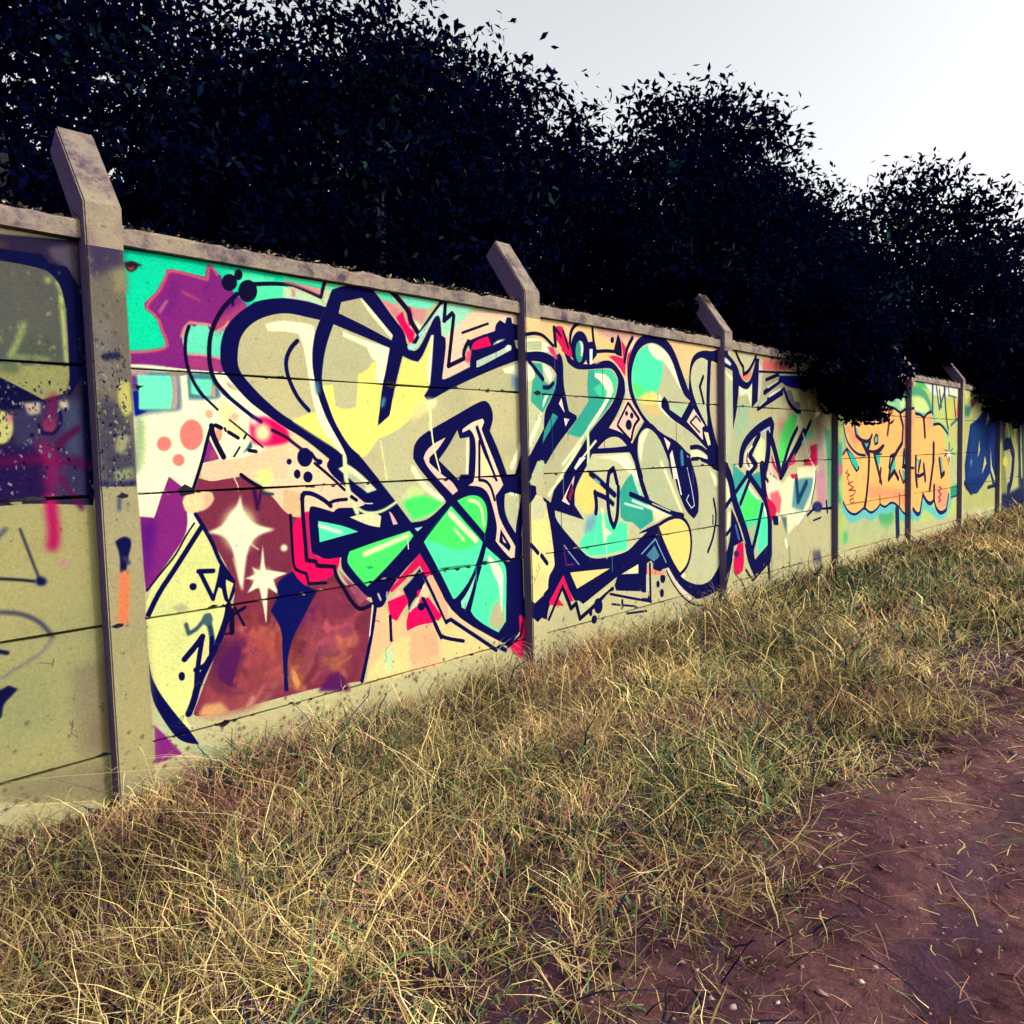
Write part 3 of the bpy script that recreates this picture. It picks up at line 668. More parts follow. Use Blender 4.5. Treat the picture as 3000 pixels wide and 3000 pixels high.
S 76 32 64 2 62 9639,889 9606,747
S 40 20 64 2 87 11352,1536 11412,1296
S 40 20 64 2 108 11819,1173 11826,951
S 40 20 64 2 35 10452,891 10939,865
S 40 20 64 2 51 11026,770 11155,746 11352,773
S 40 20 64 2 88 11827,937 11653,543
S 40 20 64 2 84 11370,893 11443,689
S 40 20 64 2 80 12114,960 12222,709 12371,754
S 76 32 64 2 44 10336,844 10496,687 10674,744
S 92 44 68 2 35 9609,556 9610,460
S 92 44 68 2 39 10342,542 10346,378
S 40 20 64 2 95 11862,575 11868,393
S 10 20 64 2 37 9661,1742 9874,1654 10131,1649 10379,1581 10553,1648 10919,1664
S 10 20 64 2 39 10983,1595 11219,1587 11352,1536 11528,1620 11757,1639
S 10 20 64 2 39 11810,1455 12096,1482 12346,1412 12553,1327
S 140 40 64 2 16 8550,909 8492,878 8610,852 8522,833 8581,776
S 140 40 64 2 16 8700,771 8551,755 8731,703 8581,677 8792,667 8732,614 8611,609
S 140 40 64 2 16 8732,581 8612,565 8672,517 8747,546
S 92 32 64 2 23 12128,563 12228,530 12082,494 12231,444 12085,409 12210,360 12087,338
S 60 80 128 5 75 11745,2021 11758,1626
S 60 80 128 5 56 11934,1989 12089,1689 12375,1981
S 32 48 96 5 55 12080,1954 12186,1720
S 32 48 96 5 67 12324,2007 12441,1584 12550,1414
S 64 56 72 5 18 12531,1902 13008,1884
S 80 96 144 5 45 12527,2016 12581,1932
P 240 140 100 13 13065,1834 13231,1825 13130,1598 12912,1594
S 140 36 64 5 61 12847,1856 12967,1565
P 216 208 96 20 12433,1784 12795,1839 12701,1531 12549,1443
S 60 104 144 8 43 12704,1459 12968,1536 13297,1616
S 32 48 96 2 16 12358,1098 12936,1018
S 32 48 96 2 52 12611,1182 12620,935
S 32 48 96 2 19 12362,998 12824,1108
O 224 236 240 10 12617,1030 115,-2 2,-44
S 108 48 64 2 18 12410,1054 12623,862
P 42 156 132 20 12689,523 13230,575 13237,423 12748,358
S 48 60 112 5 28 12748,373 13295,389
S 24 40 80 9 152 10250,334 10275,42
P 184 187 119 22 13389,2086 14353,2069 14556,1868 15984,1480 16078,68 13478,133
P 209 206 132 16 13447,2059 14227,2047 14049,1898 13513,1879
P 60 124 112 36 13460,1787 13873,1768 13761,1610 13468,1605
P 92 60 80 27 13808,1859 14293,2002 14176,1840 13874,1737
P 200 200 144 14 13880,1628 14752,1891 15233,1840 14192,1524
P 10 44 120 8 13826,1487 14190,1555 14958,1832 15382,1710 15686,1476 15829,398 15463,397 15164,664 14765,495 14316,353 13943,356 13579,468 13503,840 13664,1146
P 20 60 128 27 13949,1458 14843,1467 14756,644 13690,603
P 201 201 121 5 14429,1237 14484,1059 14317,949
P 205 205 122 6 14805,973 14913,839 14623,665
P 206 206 135 6 15170,1152 15296,796 15714,456 15605,443 15231,713
P 108 160 192 11 13855,894 13975,939 13891,784
P 184 176 168 14 14843,1467 14965,1700 15108,1603
P 228 232 160 8 13575,545 13878,438 13638,465
S 24 28 64 5 78 13516,563 13942,372
S 24 28 64 6 61 15040,417 15461,432
P 136 140 88 44 15874,1998 17872,1977 18055,-248 16084,-22
P 185 185 128 38 16154,1217 17203,1307 17507,741 17281,277 16534,276
S 12 28 80 6 229 16237,1146 16711,1188 17019,938 16923,534 16611,327
O 216 216 96 18 16336,842 205,-4 6,-90
O 186 186 138 15 16595,546 146,-5 8,-109
P 16 28 80 44 16066,246 16862,242 18007,340 18055,-248 16087,-75
P 28 48 88 65 17346,1681 17896,1692 18023,145 17536,360
P 44 48 80 54 15897,1652 16279,1660 16310,1216 15926,1217
S 184 188 112 12 95 16442,1574 16622,1306
S 184 188 112 13 117 17097,1584 17361,368
S 180 184 112 13 141 17624,1497 17790,542
P 42 32 64 0 156,1985 600,2028 636,2034 614,1433 608,1167 573,1004 351,1026 256,1019 96,1024
P 40 32 66 7 235,2000 584,2025 583,2002 459,1984 233,1972
P 84 74 96 8 472,1983 577,2014 574,1849 534,1920 486,1939
P 68 48 58 11 233,1969 338,1985 330,1955 231,1941
P 88 90 88 1 151,1903 311,1908 448,1904 483,1883 511,1841 524,1743 519,1555 522,1508 500,1440 419,1413 285,1488 129,1562
P 146 148 95 4 179,1529 518,1543 522,1508 500,1440 419,1413 285,1488 129,1562
P 80 86 78 17 337,1642 485,1656 489,1573 345,1553
P 92 106 80 11 288,1539 359,1541 342,1504 286,1507
S 188 204 120 7 14 506,1807 509,1708 511,1561
S 168 192 120 6 10 494,1858 507,1820
S 164 188 112 8 13 374,1690 349,1617 321,1567
S 152 168 104 8 10 321,1567 404,1567 452,1564
O 160 180 112 8 465,1861 12,2 -1,-13
P 0 10 64 1 153,1949 451,1953 473,1924 534,1920 568,1855 584,1857 605,1561 608,1167 569,1004 551,1030 555,1305 564,1510 515,1429 520,1575 524,1743 511,1841 483,1883 448,1904 152,1921
P 10 8 56 1 129,1562 285,1488 419,1413 442,1394 422,1364 343,1375 118,1375
P 52 48 88 8 320,1368 517,1423 561,1305 545,1037 402,1031 314,1043
P 60 68 104 17 485,1405 549,1425 545,1202 492,1203
P 32 16 74 14 188,1239 399,1238 433,1036 176,1041
P 184 168 152 6 353,1398 412,1403 407,1360 371,1353
P 192 184 152 5 473,1408 504,1413 508,1379 478,1382
O 140 60 96 5 437,1317 21,0 -2,-27
S 20 0 60 2 11 477,1365 477,1318 447,1284 411,1287 401,1317
O 194 191 120 2 277,1306 39,0 -4,-60
O 200 112 128 7 307,1338 9,0 -1,-16
S 120 16 76 14 24 456,1424 446,1371 434,1311
S 92 6 72 18 30 184,1183 266,1181 352,1186 430,1191 566,1164 601,1163
S 80 8 60 10 22 536,1305 490,1271 456,1231
S 138 16 88 23 40 408,1238 442,1187 429,1087
P 165 160 112 0 96,1024 256,1019 351,1025 573,1004 599,840 568,-196 -58,19
P 142 132 104 29 455,369 592,397 590,-9 465,29
P 154 156 108 36 220,420 361,444 393,162 204,160
P 140 132 104 28 194,3 558,-5 580,-181 190,-66
S 92 16 72 9 19 468,1119 496,1057 533,996
S 176 12 92 15 39 424,1044 425,969 430,911 420,858
O 200 120 136 13 455,792 13,-1 -1,-15
S 48 48 76 4 9 315,932 334,862 353,790 371,729
S 16 20 48 3 10 240,756 308,743 349,732
O 10 12 72 5 373,729 19,-3 -1,-17
S 60 56 88 5 14 233,633 300,619 364,574 399,513
S 116 108 120 5 8 399,507 367,464 303,429 218,389
S 10 12 64 4 15 206,496 246,480
P 10 12 64 4 206,344 243,359 272,339 250,318 221,293 214,247 200,240
S 80 80 108 5 15 241,907 269,936
P 112 106 98 0 609,2090 747,2116 751,1592 748,1069 603,1076 610,1582
P 64 56 88 18 609,2090 747,2116 745,1960 611,1888
P 140 132 104 15 703,1936 758,1944 756,1853 701,1846
P 122 116 112 15 620,1754 681,1726 674,1447 610,1479
P 70 68 88 15 623,1427 679,1412 742,1307 746,1127 627,1096 612,1236
P 156 156 120 10 683,1299 733,1271 701,1200 668,1218
P 140 148 112 8 650,1137 740,1149 730,1106 671,1094
P 44 44 92 7 611,1104 660,1088 744,1098 742,1073 606,1076
P 192 188 108 7 698,1500 742,1492 746,1378 717,1353 689,1402
P 36 36 72 5 643,1601 708,1613 717,1589 648,1571
P 168 160 124 0 606,1075 748,1070 753,895 751,-117 746,-257 595,-205 614,907
P 172 164 116 30 620,507 742,485 742,-115 619,-76
O 80 80 108 5 673,1005 8,0 -2,-34
O 140 140 112 6 703,993 7,0 -1,-21
P 10 12 72 4 648,853 668,867 690,870 709,856 710,829 694,785 685,734 660,725 664,799
S 48 52 96 5 16 680,786 695,761
S 240 120 80 14 37 676,712 671,626 661,529
S 168 160 112 8 6 710,725 684,378
S 40 20 64 2 36 9262,1223 9133,1121 9363,1101 9532,1116 9704,1174
S 40 20 64 2 82 11020,1007 11005,771 11073,623
S 40 20 64 2 68 11215,951 11132,820
S 40 20 64 2 68 10526,1105 10491,915 10611,874
S 40 20 64 2 50 9941,905 9994,1038 10179,1065
S 40 20 64 2 19 9414,1071 9671,1073"""
def chaikin(p, closed, it=2):
    p = np.asarray(p, float)
    for _ in range(it):
        q = []; n = len(p)
        for i in range(n):
            if not closed and i in (0, n - 1): q.append(p[i]); continue
            a, b, c = p[i - 1], p[i], p[(i + 1) % n]; u = b - a; v = c - b
            lu, lv = np.hypot(*u), np.hypot(*v)
            if lu < 2 or lv < 2: q.append(b); continue
            if np.dot(u, v) / (lu * lv) > 0.72: q.append(b - u * .25); q.append(b + v * .25)
            else: q.append(b)
        p = np.array(q)
    return p
def blur(m, r):
    if r < 0.7: return m
    for k in range(2):
        n = max(1, int(round(r * .8)))
        for ax in (0, 1):
            pad = [(0, 0), (0, 0)]; pad[ax] = (n + 1, n)
            c = np.cumsum(np.pad(m, pad, mode='edge'), axis=ax)
            m = (c[2 * n + 1:] - c[:-2 * n - 1]) / (2 * n + 1) if ax == 0 else (c[:, 2 * n + 1:] - c[:, :-2 * n - 1]) / (2 * n + 1)
    return m
class Canvas:
    def __init__(s, x0, x1, z0, z1, res, base):
        s.x0, s.z0, s.res = x0, z0, res; s.x1, s.z1 = x1, z1
        s.W = int((x1 - x0) * res); s.H = int((z1 - z0) * res)
        s.a = np.zeros((s.H, s.W, 3), np.float32); s.a[:] = base
    def px(s, p):
        p = np.asarray(p, float) / 1000; return np.stack([(p[..., 0] - s.x0) * s.res, (p[..., 1] - s.z0) * s.res], -1)
    def put(s, m, i0, j0, col, soft):
        if soft * s.res / 1000 > .7: m = blur(m, soft * s.res / 1000)
        h, w_ = m.shape; a = s.a[i0:i0 + h, j0:j0 + w_]; m = m[:a.shape[0], :a.shape[1], None]
        a += (np.asarray(col, np.float32) - a) * m
    def box(s, lo, hi, pad):
        j0 = max(0, int(lo[0] - pad)); i0 = max(0, int(lo[1] - pad)); j1 = min(s.W, int(hi[0] + pad) + 2); i1 = min(s.H, int(hi[1] + pad) + 2)
        return (i0, i1, j0, j1) if i1 > i0 and j1 > j0 else None
    def poly(s, p, col, soft):
        q = s.px(p); pad = soft * s.res / 1000 * 2 + 2; b = s.box(q.min(0), q.max(0), pad)
        if not b: return
        i0, i1, j0, j1 = b; SS = 3; h = i1 - i0; w_ = j1 - j0
        ys = i0 + (np.arange(h * SS) + .5) / SS
        A = q; B = np.roll(q, -1, 0)
        hit = (A[:, None, 1] <= ys) != (B[:, None, 1] <= ys)
        with np.errstate(all='ignore'):
            X = A[:, None, 0] + (ys - A[:, None, 1]) * (B[:, None, 0] - A[:, None, 0]) / (B[:, None, 1] - A[:, None, 1])
        X = np.where(hit, X, np.inf); X.sort(axis=0); n = int(hit.sum(0).max(initial=0)); D = np.zeros((h * SS, w_ + 2))
        rows = np.arange(h * SS)
        for k in range(0, n):
            x = X[k]; ok = np.isfinite(x); xx = np.clip(x[ok] - j0, 0, w_); f = np.floor(xx).astype(int); fr = xx - f; sg = 1 if k % 2 == 0 else -1
            r = rows[ok]; np.add.at(D, (r, f), sg * (1 - fr)); np.add.at(D, (r, f + 1), sg * fr)
        M = np.clip(np.cumsum(D, 1)[:, :w_], 0, 1).reshape(h, SS, w_).mean(1).astype(np.float32)
        s.put(M, i0, j0, col, soft)
    def stroke(s, p, wd, col, soft):
        q = s.px(p); r = max(wd * s.res / 2000, .45); pad = r + soft * s.res / 1000 * 2 + 2; b = s.box(q.min(0), q.max(0), pad)
        if not b: return
        i0, i1, j0, j1 = b; M = np.zeros((i1 - i0, j1 - j0), np.float32)
        for a, c in zip(q[:-1], q[1:]):
            bb = s.box(np.minimum(a, c), np.maximum(a, c), r + 2)
            if not bb: continue
            k0, k1, l0, l1 = bb; yy, xx = np.mgrid[k0:k1, l0:l1]; xx = xx + .5; yy = yy + .5
            d = c - a; L2 = max(d @ d, 1e-6); t = np.clip(((xx - a[0]) * d[0] + (yy - a[1]) * d[1]) / L2, 0, 1)
            dist = np.hypot(xx - a[0] - t * d[0], yy - a[1] - t * d[1])
            v = M[k0 - i0:k1 - i0, l0 - j0:l1 - j0]; np.maximum(v, np.clip(r + .5 - dist, 0, 1), out=v)
        s.put(M, i0, j0, col, soft)
    def image(s, name):
        im = bpy.data.images.new(name, s.W, s.H, alpha=False)
        out = np.ones((s.H, s.W, 4), np.float32)
        al = np.clip(lin(np.clip(s.a, 0, 1)) / KALB, 0.001, .80); out[..., :3] = enc(al)
        im.pixels.foreach_set(out.ravel()); im.update(); im.pack(); return im
CONC = np.array([198, 192, 148]) / 255
near = Canvas(-0.9, 8.2, -.5, 2.15, 420, CONC); far = Canvas(8.2, 34, -.5, 2.15, 210, CONC)
for ln in PAINT.split('\n'):
    f = ln.split(); col = [int(v) / 255 for v in f[1:4]]; soft = float(f[4])
    if f[0] == 'S': wd = float(f[5]); f = f[6:]
    else: f = f[5:]
    P = np.array([[float(v) for v in t.split(',')] for t in f])
    if f and ln[0] == 'O':
        th = np.linspace(0, 2 * math.pi, 28, endpoint=False)[:, None]; P = P[0] + np.cos(th) * P[1] + np.sin(th) * P[2]
    elif ln[0] == 'P': P = chaikin(P, True) if P[:, 0].min() < 12800 else P
    else: P = chaikin(P, False)
    for cv in (near, far):
        if P[:, 0].max() / 1000 < cv.x0 - .3 or P[:, 0].min() / 1000 > cv.x1 + .3: continue
        if ln[0] == 'S': cv.stroke(P, wd, col, soft)
        else: cv.poly(P, col, soft)
# peeled and splashed paint: flecks on the left bay, its post and the maroon ground, all in wall millimetres
def flecks(cv, n, x0, x1, z0, z1, cols, s0, s1, soft=0):
    for _ in range(n):
        c = np.array([rng.uniform(x0, x1), rng.uniform(z0, z1)]); k = rng.integers(4, 8); th = np.sort(rng.random(k) * 6.283); r = rng.uniform(s0, s1) * rng.uniform(.4, 1, k)
        P = c + np.stack([np.cos(th) * r * .7, np.sin(th) * r], 1); cv.poly(P, np.array(cols[rng.integers(len(cols))]) / 255, soft)
flecks(near, 300, 120, 520, 1030, 1480, [(90, 100, 120), (60, 60, 100), (10, 8, 50), (130, 130, 130), (60, 20, 80)], 2, 15, 1)
flecks(near, 120, 120, 330, 1300, 1470, [(150, 150, 140), (110, 110, 110), (10, 8, 50)], 4, 13)
flecks(near, 60, 230, 520, 1520, 1900, [(130, 140, 110), (90, 90, 90), (120, 130, 90)], 5, 22, 4)
flecks(near, 420, 560, 730, 1070, 1640, [(25, 22, 60), (50, 50, 80), (150, 145, 100), (80, 80, 80), (20, 18, 45)], 3, 13)
flecks(near, 60, 560, 730, 1640, 2000, [(60, 45, 80), (130, 120, 110)], 4, 12, 2)
keep = near.a.copy(); mar = (keep[..., 0] > .34) & (keep[..., 0] < .88) & (keep[..., 1] < .50) & (keep[..., 2] > .2) & (keep[..., 2] < .52) & (keep[..., 0] > keep[..., 1] + .15)
for _ in range(260):
    a = rng.uniform(0, 6.28); c = np.array([rng.uniform(1000, 1850), rng.uniform(40, 560)]); R_ = rng.uniform(60, 190)
    tt = a + np.linspace(0, rng.uniform(.5, 1.4), 5); q_ = c + np.stack([np.cos(tt), np.sin(tt)], 1) * R_
    j = int((q_[2, 0] / 1000 - near.x0) * near.res); i = int((q_[2, 1] / 1000 - near.z0) * near.res); b0 = near.a[i, j]
    if mar[i, j]: near.stroke(q_, rng.uniform(6, 34), np.clip(b0 * rng.uniform(.84, 1.12) + np.array([.015, .01, -.01]), 0, 1), 9)
near.a = np.where(mar[..., None], near.a, keep)
# spalled bits along the joints
for _ in range(420):
    zj = [0, 521, 1039, 1549][rng.integers(4)]; c = np.array([rng.uniform(-600, 8100), zj + rng.choice([-1, 1]) * rng.uniform(4, 8)]); s_ = rng.gamma(1.5, 3.2)
    near.poly(c + np.array([[-2.2, 0], [-.5, -.8], [1.5, -.5], [2, .4], [0, .9]]) * s_ * rng.uniform(.6, 1.3, (5, 1)), np.array([[60, 55, 60], [150, 140, 115], [40, 35, 50]][rng.integers(3)]) / 255, 1)
# hairline cracks, rusty runs and splashes of mud on the lowest panels
for _ in range(46):
    c = np.array([rng.uniform(-600, 8000), rng.uniform(-60, 420)]); n_ = 5; P = c + np.cumsum(rng.normal(0, 1, (n_, 2)) * np.array([14, 22]), 0); near.stroke(P, 2.2, np.array([70, 66, 70]) / 255, 1)
for _ in range(500):
    c = np.array([rng.uniform(-600, 8000), -120 + rng.gamma(1.5, 45)]); near.poly(c + np.array([[-1, 0], [0, -1], [1, .2], [.2, 1]]) * rng.uniform(3, 13), np.array([120, 100, 80]) / 255, 3)
for _ in range(60):
    c = np.array([rng.uniform(2500, 8000), rng.uniform(200, 1900)]); near.stroke(np.array([c, c - [0, rng.uniform(40, 260)]]), rng.uniform(2, 5), near.a[int((c[1] / 1000 + .5) * 420), int((c[0] / 1000 + .9) * 420)] * .93, 2)
# old paint further along than can be read: patches of the same cans
for _ in range(90):
    x = rng.uniform(18.2, 34) * 1000; z = rng.uniform(100, 1900); c = [(12, 28, 80), (150, 150, 90), (180, 180, 110), (60, 110, 100), (110, 120, 80)][rng.integers(5)]
    t = rng.uniform(0, math.pi); d = np.array([math.cos(t), math.sin(t)]) * rng.uniform(80, 500)
    far.stroke(np.array([[x, z] - d, [x, z], [x, z] + d * rng.uniform(-.3, 1, 2)]), rng.uniform(50, 260), np.array(c) / 255, 14)
# the paint is taken on by the cast surface unevenly: break-up of tone in the picture itself
for cv in (near, far):
    n1 = rng.random((cv.H // 3 + 2, cv.W // 3 + 2)); n1 = np.kron(n1, np.ones((3, 3)))[:cv.H, :cv.W]
    n2 = rng.random((cv.H, cv.W)); cv.a *= (1 + (n1 - .5) * .06 + (n2 - .5) * .07)[..., None].astype(np.float32)
IM_NEAR = near.image('mural_paint'); IM_FAR = far.image('mural_paint_far')

# ------------------------------------------------------------ materials
def concrete_bits(n, b, base, bump=.25, spot=.5):
    tc = nd(n, 'ShaderNodeTexCoord'); ob = tc.outputs['Object']
    geo = nd(n, 'ShaderNodeNewGeometry'); pos = geo.outputs['Position']
    f1 = nd(n, 'ShaderNodeTexNoise', i_Scale=3.0, i_Detail=6.0, i_Roughness=.6); n.links.new(pos, f1.inputs['Vector'])
    f2 = nd(n, 'ShaderNodeTexNoise', i_Scale=90.0, i_Detail=4.0, i_Roughness=.7); n.links.new(pos, f2.inputs['Vector'])
    f3 = nd(n, 'ShaderNodeTexNoise', i_Scale=34.0, i_Detail=3.0, i_Roughness=.6); n.links.new(pos, f3.inputs['Vector'])
    c = mixc(n, 'MULTIPLY', 1.0, base, ramp(n, f1.outputs[0], [(.28, (.84, .88, .90)), (.45, (1, 1, 1)), (.56, (1.05, 1.04, .98)), (.72, (.98, .90, .90))]))
    c = mixc(n, 'MULTIPLY', 1.0, c, ramp(n, f2.outputs[0], [(.25, (.80, .82, .88)), (.52, (1, 1, 1)), (.8, (1.12, 1.1, 1.04))]))
    c = mixc(n, 'MULTIPLY', spot, c, ramp(n, f3.outputs[0], [(.26, (.28, .30, .42)), (.35, (.9, .9, .93)), (.40, (1, 1, 1))]))
    n.links.new(c, b.inputs['Base Color'])
    mp = nd(n, 'ShaderNodeMath', operation='ADD'); n.links.new(f2.outputs[0], mp.inputs[0]); n.links.new(f3.outputs[0], mp.inputs[1])
    bp = nd(n, 'ShaderNodeBump', i_Strength=bump, i_Distance=.006); n.links.new(mp.outputs[0], bp.inputs['Height']); n.links.new(bp.outputs[0], b.inputs['Normal'])
    b.inputs['Roughness'].default_value = .9; b.inputs['Specular IOR Level'].default_value = .04
def painted(name, im):
    m, n, b = mat(name); t = nd(n, 'ShaderNodeTexImage'); t.image = im; t.extension = 'EXTEND'
    oi = nd(n, 'ShaderNodeObjectInfo')
    concrete_bits(n, b, mixc(n, 'MULTIPLY', 1.0, t.outputs[0], ramp(n, oi.outputs['Random'], [(0, (.90, .91, .94)), (1, (1.04, 1.03, 1.0))])), .3, .7); return m
M_NEAR = painted('painted_concrete', IM_NEAR); M_FAR = painted('painted_concrete_far', IM_FAR)
M_BARE, n, b = mat('bare_concrete'); rgb = nd(n, 'ShaderNodeRGB'); rgb.outputs[0].default_value = (.185, .15, .12, 1)
geo = nd(n, 'ShaderNodeNewGeometry'); fx = nd(n, 'ShaderNodeTexNoise', i_Scale=9.0, i_Detail=5.0, i_Roughness=.7); n.links.new(geo.outputs['Position'], fx.inputs['Vector'])
concrete_bits(n, b, mixc(n, 'MULTIPLY', 1.0, rgb.outputs[0], ramp(n, fx.outputs[0], [(.33, (.30, .24, .42)), (.48, (.85, .8, .85)), (.62, (1.1, 1.1, .95))])), .6, .9)
M_SIDE, n, b = mat('shaded_side_concrete'); rgb = nd(n, 'ShaderNodeRGB'); rgb.outputs[0].default_value = (.105, .075, .17, 1); concrete_bits(n, b, rgb.outputs[0], .5, .9)  # post sides: their shade is put into the dark purplish base colour
def tinted(name, rough=.8, trans=0.0, var=.25, scale=6):
    m, n, b = mat(name); a = nd(n, 'ShaderNodeAttribute', attribute_name='tint')
    geo = nd(n, 'ShaderNodeNewGeometry'); f = nd(n, 'ShaderNodeTexNoise', i_Scale=float(scale), i_Detail=3.0); n.links.new(geo.outputs['Position'], f.inputs['Vector'])
    c = mixc(n, 'MULTIPLY', 1.0, a.outputs['Color'], ramp(n, f.outputs[0], [(.3, (1 - var,) * 3), (.7, (1 + var,) * 3)]))
    n.links.new(c, b.inputs['Base Color']); b.inputs['Roughness'].default_value = rough; b.inputs['Specular IOR Level'].default_value = 0.0
    if trans:
        tr = nd(n, 'ShaderNodeBsdfTranslucent'); n.links.new(c, tr.inputs[0]); mx = nd(n, 'ShaderNodeMixShader'); mx.inputs[0].default_value = trans
        out = n.nodes['Material Output']; n.links.new(b.outputs[0], mx.inputs[1]); n.links.new(tr.outputs[0], mx.inputs[2]); n.links.new(mx.outputs[0], out.inputs[0])
    return m
M_GRASS = tinted('grass_blades', .7, .25, .15, 2)
M_LEAF = tinted('tree_leaves', .75, .12, .35, 3)
M_LITTER = tinted('dry_litter', .9, 0, .2, 20)
M_STONE = tinted('stones', .9, 0, .2, 60)
M_BARK, n, b = mat('bark'); geo = nd(n, 'ShaderNodeNewGeometry'); mp_ = nd(n, 'ShaderNodeMapping'); mp_.inputs['Scale'].default_value = (9, 9, 1.6)
f = nd(n, 'ShaderNodeTexNoise', i_Scale=3.0, i_Detail=6.0); n.links.new(geo.outputs['Position'], mp_.inputs[0]); n.links.new(mp_.outputs[0], f.inputs['Vector'])
n.links.new(ramp(n, f.outputs[0], [(.35, (.006, .005, .012)), (.65, (.022, .018, .026))]), b.inputs['Base Color']); b.inputs['Roughness'].default_value = .9
bp = nd(n, 'ShaderNodeBump', i_Strength=.8, i_Distance=.02); n.links.new(f.outputs[0], bp.inputs['Height']); n.links.new(bp.outputs[0], b.inputs['Normal'])
def soil(name, c0, c1, c2):
    m, n, b = mat(name); geo = nd(n, 'ShaderNodeNewGeometry')
    f = nd(n, 'ShaderNodeTexNoise', i_Scale=1.3, i_Detail=8.0, i_Roughness=.65); n.links.new(geo.outputs['Position'], f.inputs['Vector'])
    g = nd(n, 'ShaderNodeTexNoise', i_Scale=120.0, i_Detail=6.0, i_Roughness=.7); n.links.new(geo.outputs['Position'], g.inputs['Vector'])
    v = nd(n, 'ShaderNodeTexNoise', i_Scale=22.0, i_Detail=5.0, i_Roughness=.7); n.links.new(geo.outputs['Position'], v.inputs['Vector'])
    c = ramp(n, f.outputs[0], [(.3, c0), (.5, c1), (.7, c2)])
    c = mixc(n, 'MULTIPLY', 1.0, c, ramp(n, g.outputs[0], [(.3, (.55, .5, .55)), (.55, (1, 1, 1)), (.75, (1.6, 1.5, 1.4))]))
    c = mixc(n, 'MULTIPLY', .6, c, ramp(n, v.outputs[0], [(.36, (.45, .4, .5)), (.5, (1, 1, 1)), (.64, (1.35, 1.3, 1.2))]))
    n.links.new(c, b.inputs['Base Color']); b.inputs['Roughness'].default_value = .95; b.inputs['Specular IOR Level'].default_value = .15
    a = nd(n, 'ShaderNodeMath', operation='ADD'); n.links.new(g.outputs[0], a.inputs[0]); n.links.new(v.outputs[0], a.inputs[1])
    bp = nd(n, 'ShaderNodeBump', i_Strength=.5, i_Distance=.012); n.links.new(a.outputs[0], bp.inputs['Height']); n.links.new(bp.outputs[0], b.inputs['Normal'])
    return m
M_SOIL = soil('meadow_soil', (.020, .008, .026), (.055, .022, .036), (.11, .055, .045))
M_PATH = soil('path_dirt', (.026, .009, .022), (.072, .026, .032), (.15, .070, .055))

# ------------------------------------------------------------ ground
def gz(x, y):
    x = np.asarray(x, float); y = np.asarray(y, float)
    z = -.25 + .005 * np.clip(x, 0, 60) + .018 * np.sin(x * 2.1 + y * 1.3) + .012 * np.sin(x * 4.7 - y * 3.9 + 1) + .02 * np.sin(y * 2.2 + .6)
    dip = np.exp(-((y + 3.0 + .15 * np.sin(x * .9)) / .75) ** 2); z = z - .045 * dip
    return z
xs = np.concatenate([[-200, -60, -20, -8], np.arange(-4, 12, .1), np.arange(12, 40, .5), [60, 120, 300, 500]])
ys = np.concatenate([[-300, -60, -20], np.arange(-7, 3, .1), [4, 6, 10, 20, 60, 200, 500]])
X, Y = np.meshgrid(xs, ys, indexing='ij'); Z = gz(X, Y) + .012 * rng.standard_normal(X.shape) * ((X > -4) & (X < 12))
V = np.stack([X, Y, Z], -1).reshape(-1, 3); ny = len(ys); i, j = np.meshgrid(np.arange(len(xs) - 1), np.arange(ny - 1), indexing='ij')
q = (i * ny + j).ravel(); me = mesh_np('ground', V, [np.stack([q, q + ny, q + ny + 1, q + 1], 1)], smooth=True); me.materials.append(M_SOIL)
tag(link(bpy.data.objects.new('ground', me)), kind='structure')
xs = np.concatenate([np.arange(-12, -2, .3), np.arange(-2, 10, .03), np.arange(10, 70, .2)]); NT = 70; t = np.linspace(0, 1, NT)
y_hi = -2.12 + .16 * np.sin(xs * 1.1) + .09 * np.sin(xs * 3.3 + 1) + .04 * rng.standard_normal(len(xs)); y_lo = -4.6 + .15 * np.sin(xs * .8 + 2) + .04 * rng.standard_normal(len(xs))
X = np.repeat(xs[:, None], NT, 1); Y = y_lo[:, None] + (y_hi - y_lo)[:, None] * t; edge = np.minimum(t, 1 - t); cl = rng.random((X.shape[0] // 3 + 2, NT // 2 + 2)); cl = np.kron(cl, np.ones((3, 2)))[:X.shape[0], :NT]; cl = (cl + np.roll(cl, 1, 0) + np.roll(cl, 1, 1)) / 3
Z = gz(X, Y) + np.where(edge < .03, -.02, .022) + .0045 * rng.standard_normal(X.shape) + .013 * (cl - .5) - .03 * np.exp(-((Y + 2.75 + .06 * np.sin(X * 1.7)) / .12) ** 2)
V = np.stack([X, Y, Z], -1).reshape(-1, 3); ny = NT; i, j = np.meshgrid(np.arange(len(xs) - 1), np.arange(ny - 1), indexing='ij'); q = (i * ny + j).ravel()
me = mesh_np('dirt_path', V, [np.stack([q, q + ny, q + ny + 1, q + 1], 1)], smooth=True); me.materials.append(M_PATH)
tag(link(bpy.data.objects.new('dirt_path', me)), kind='structure')

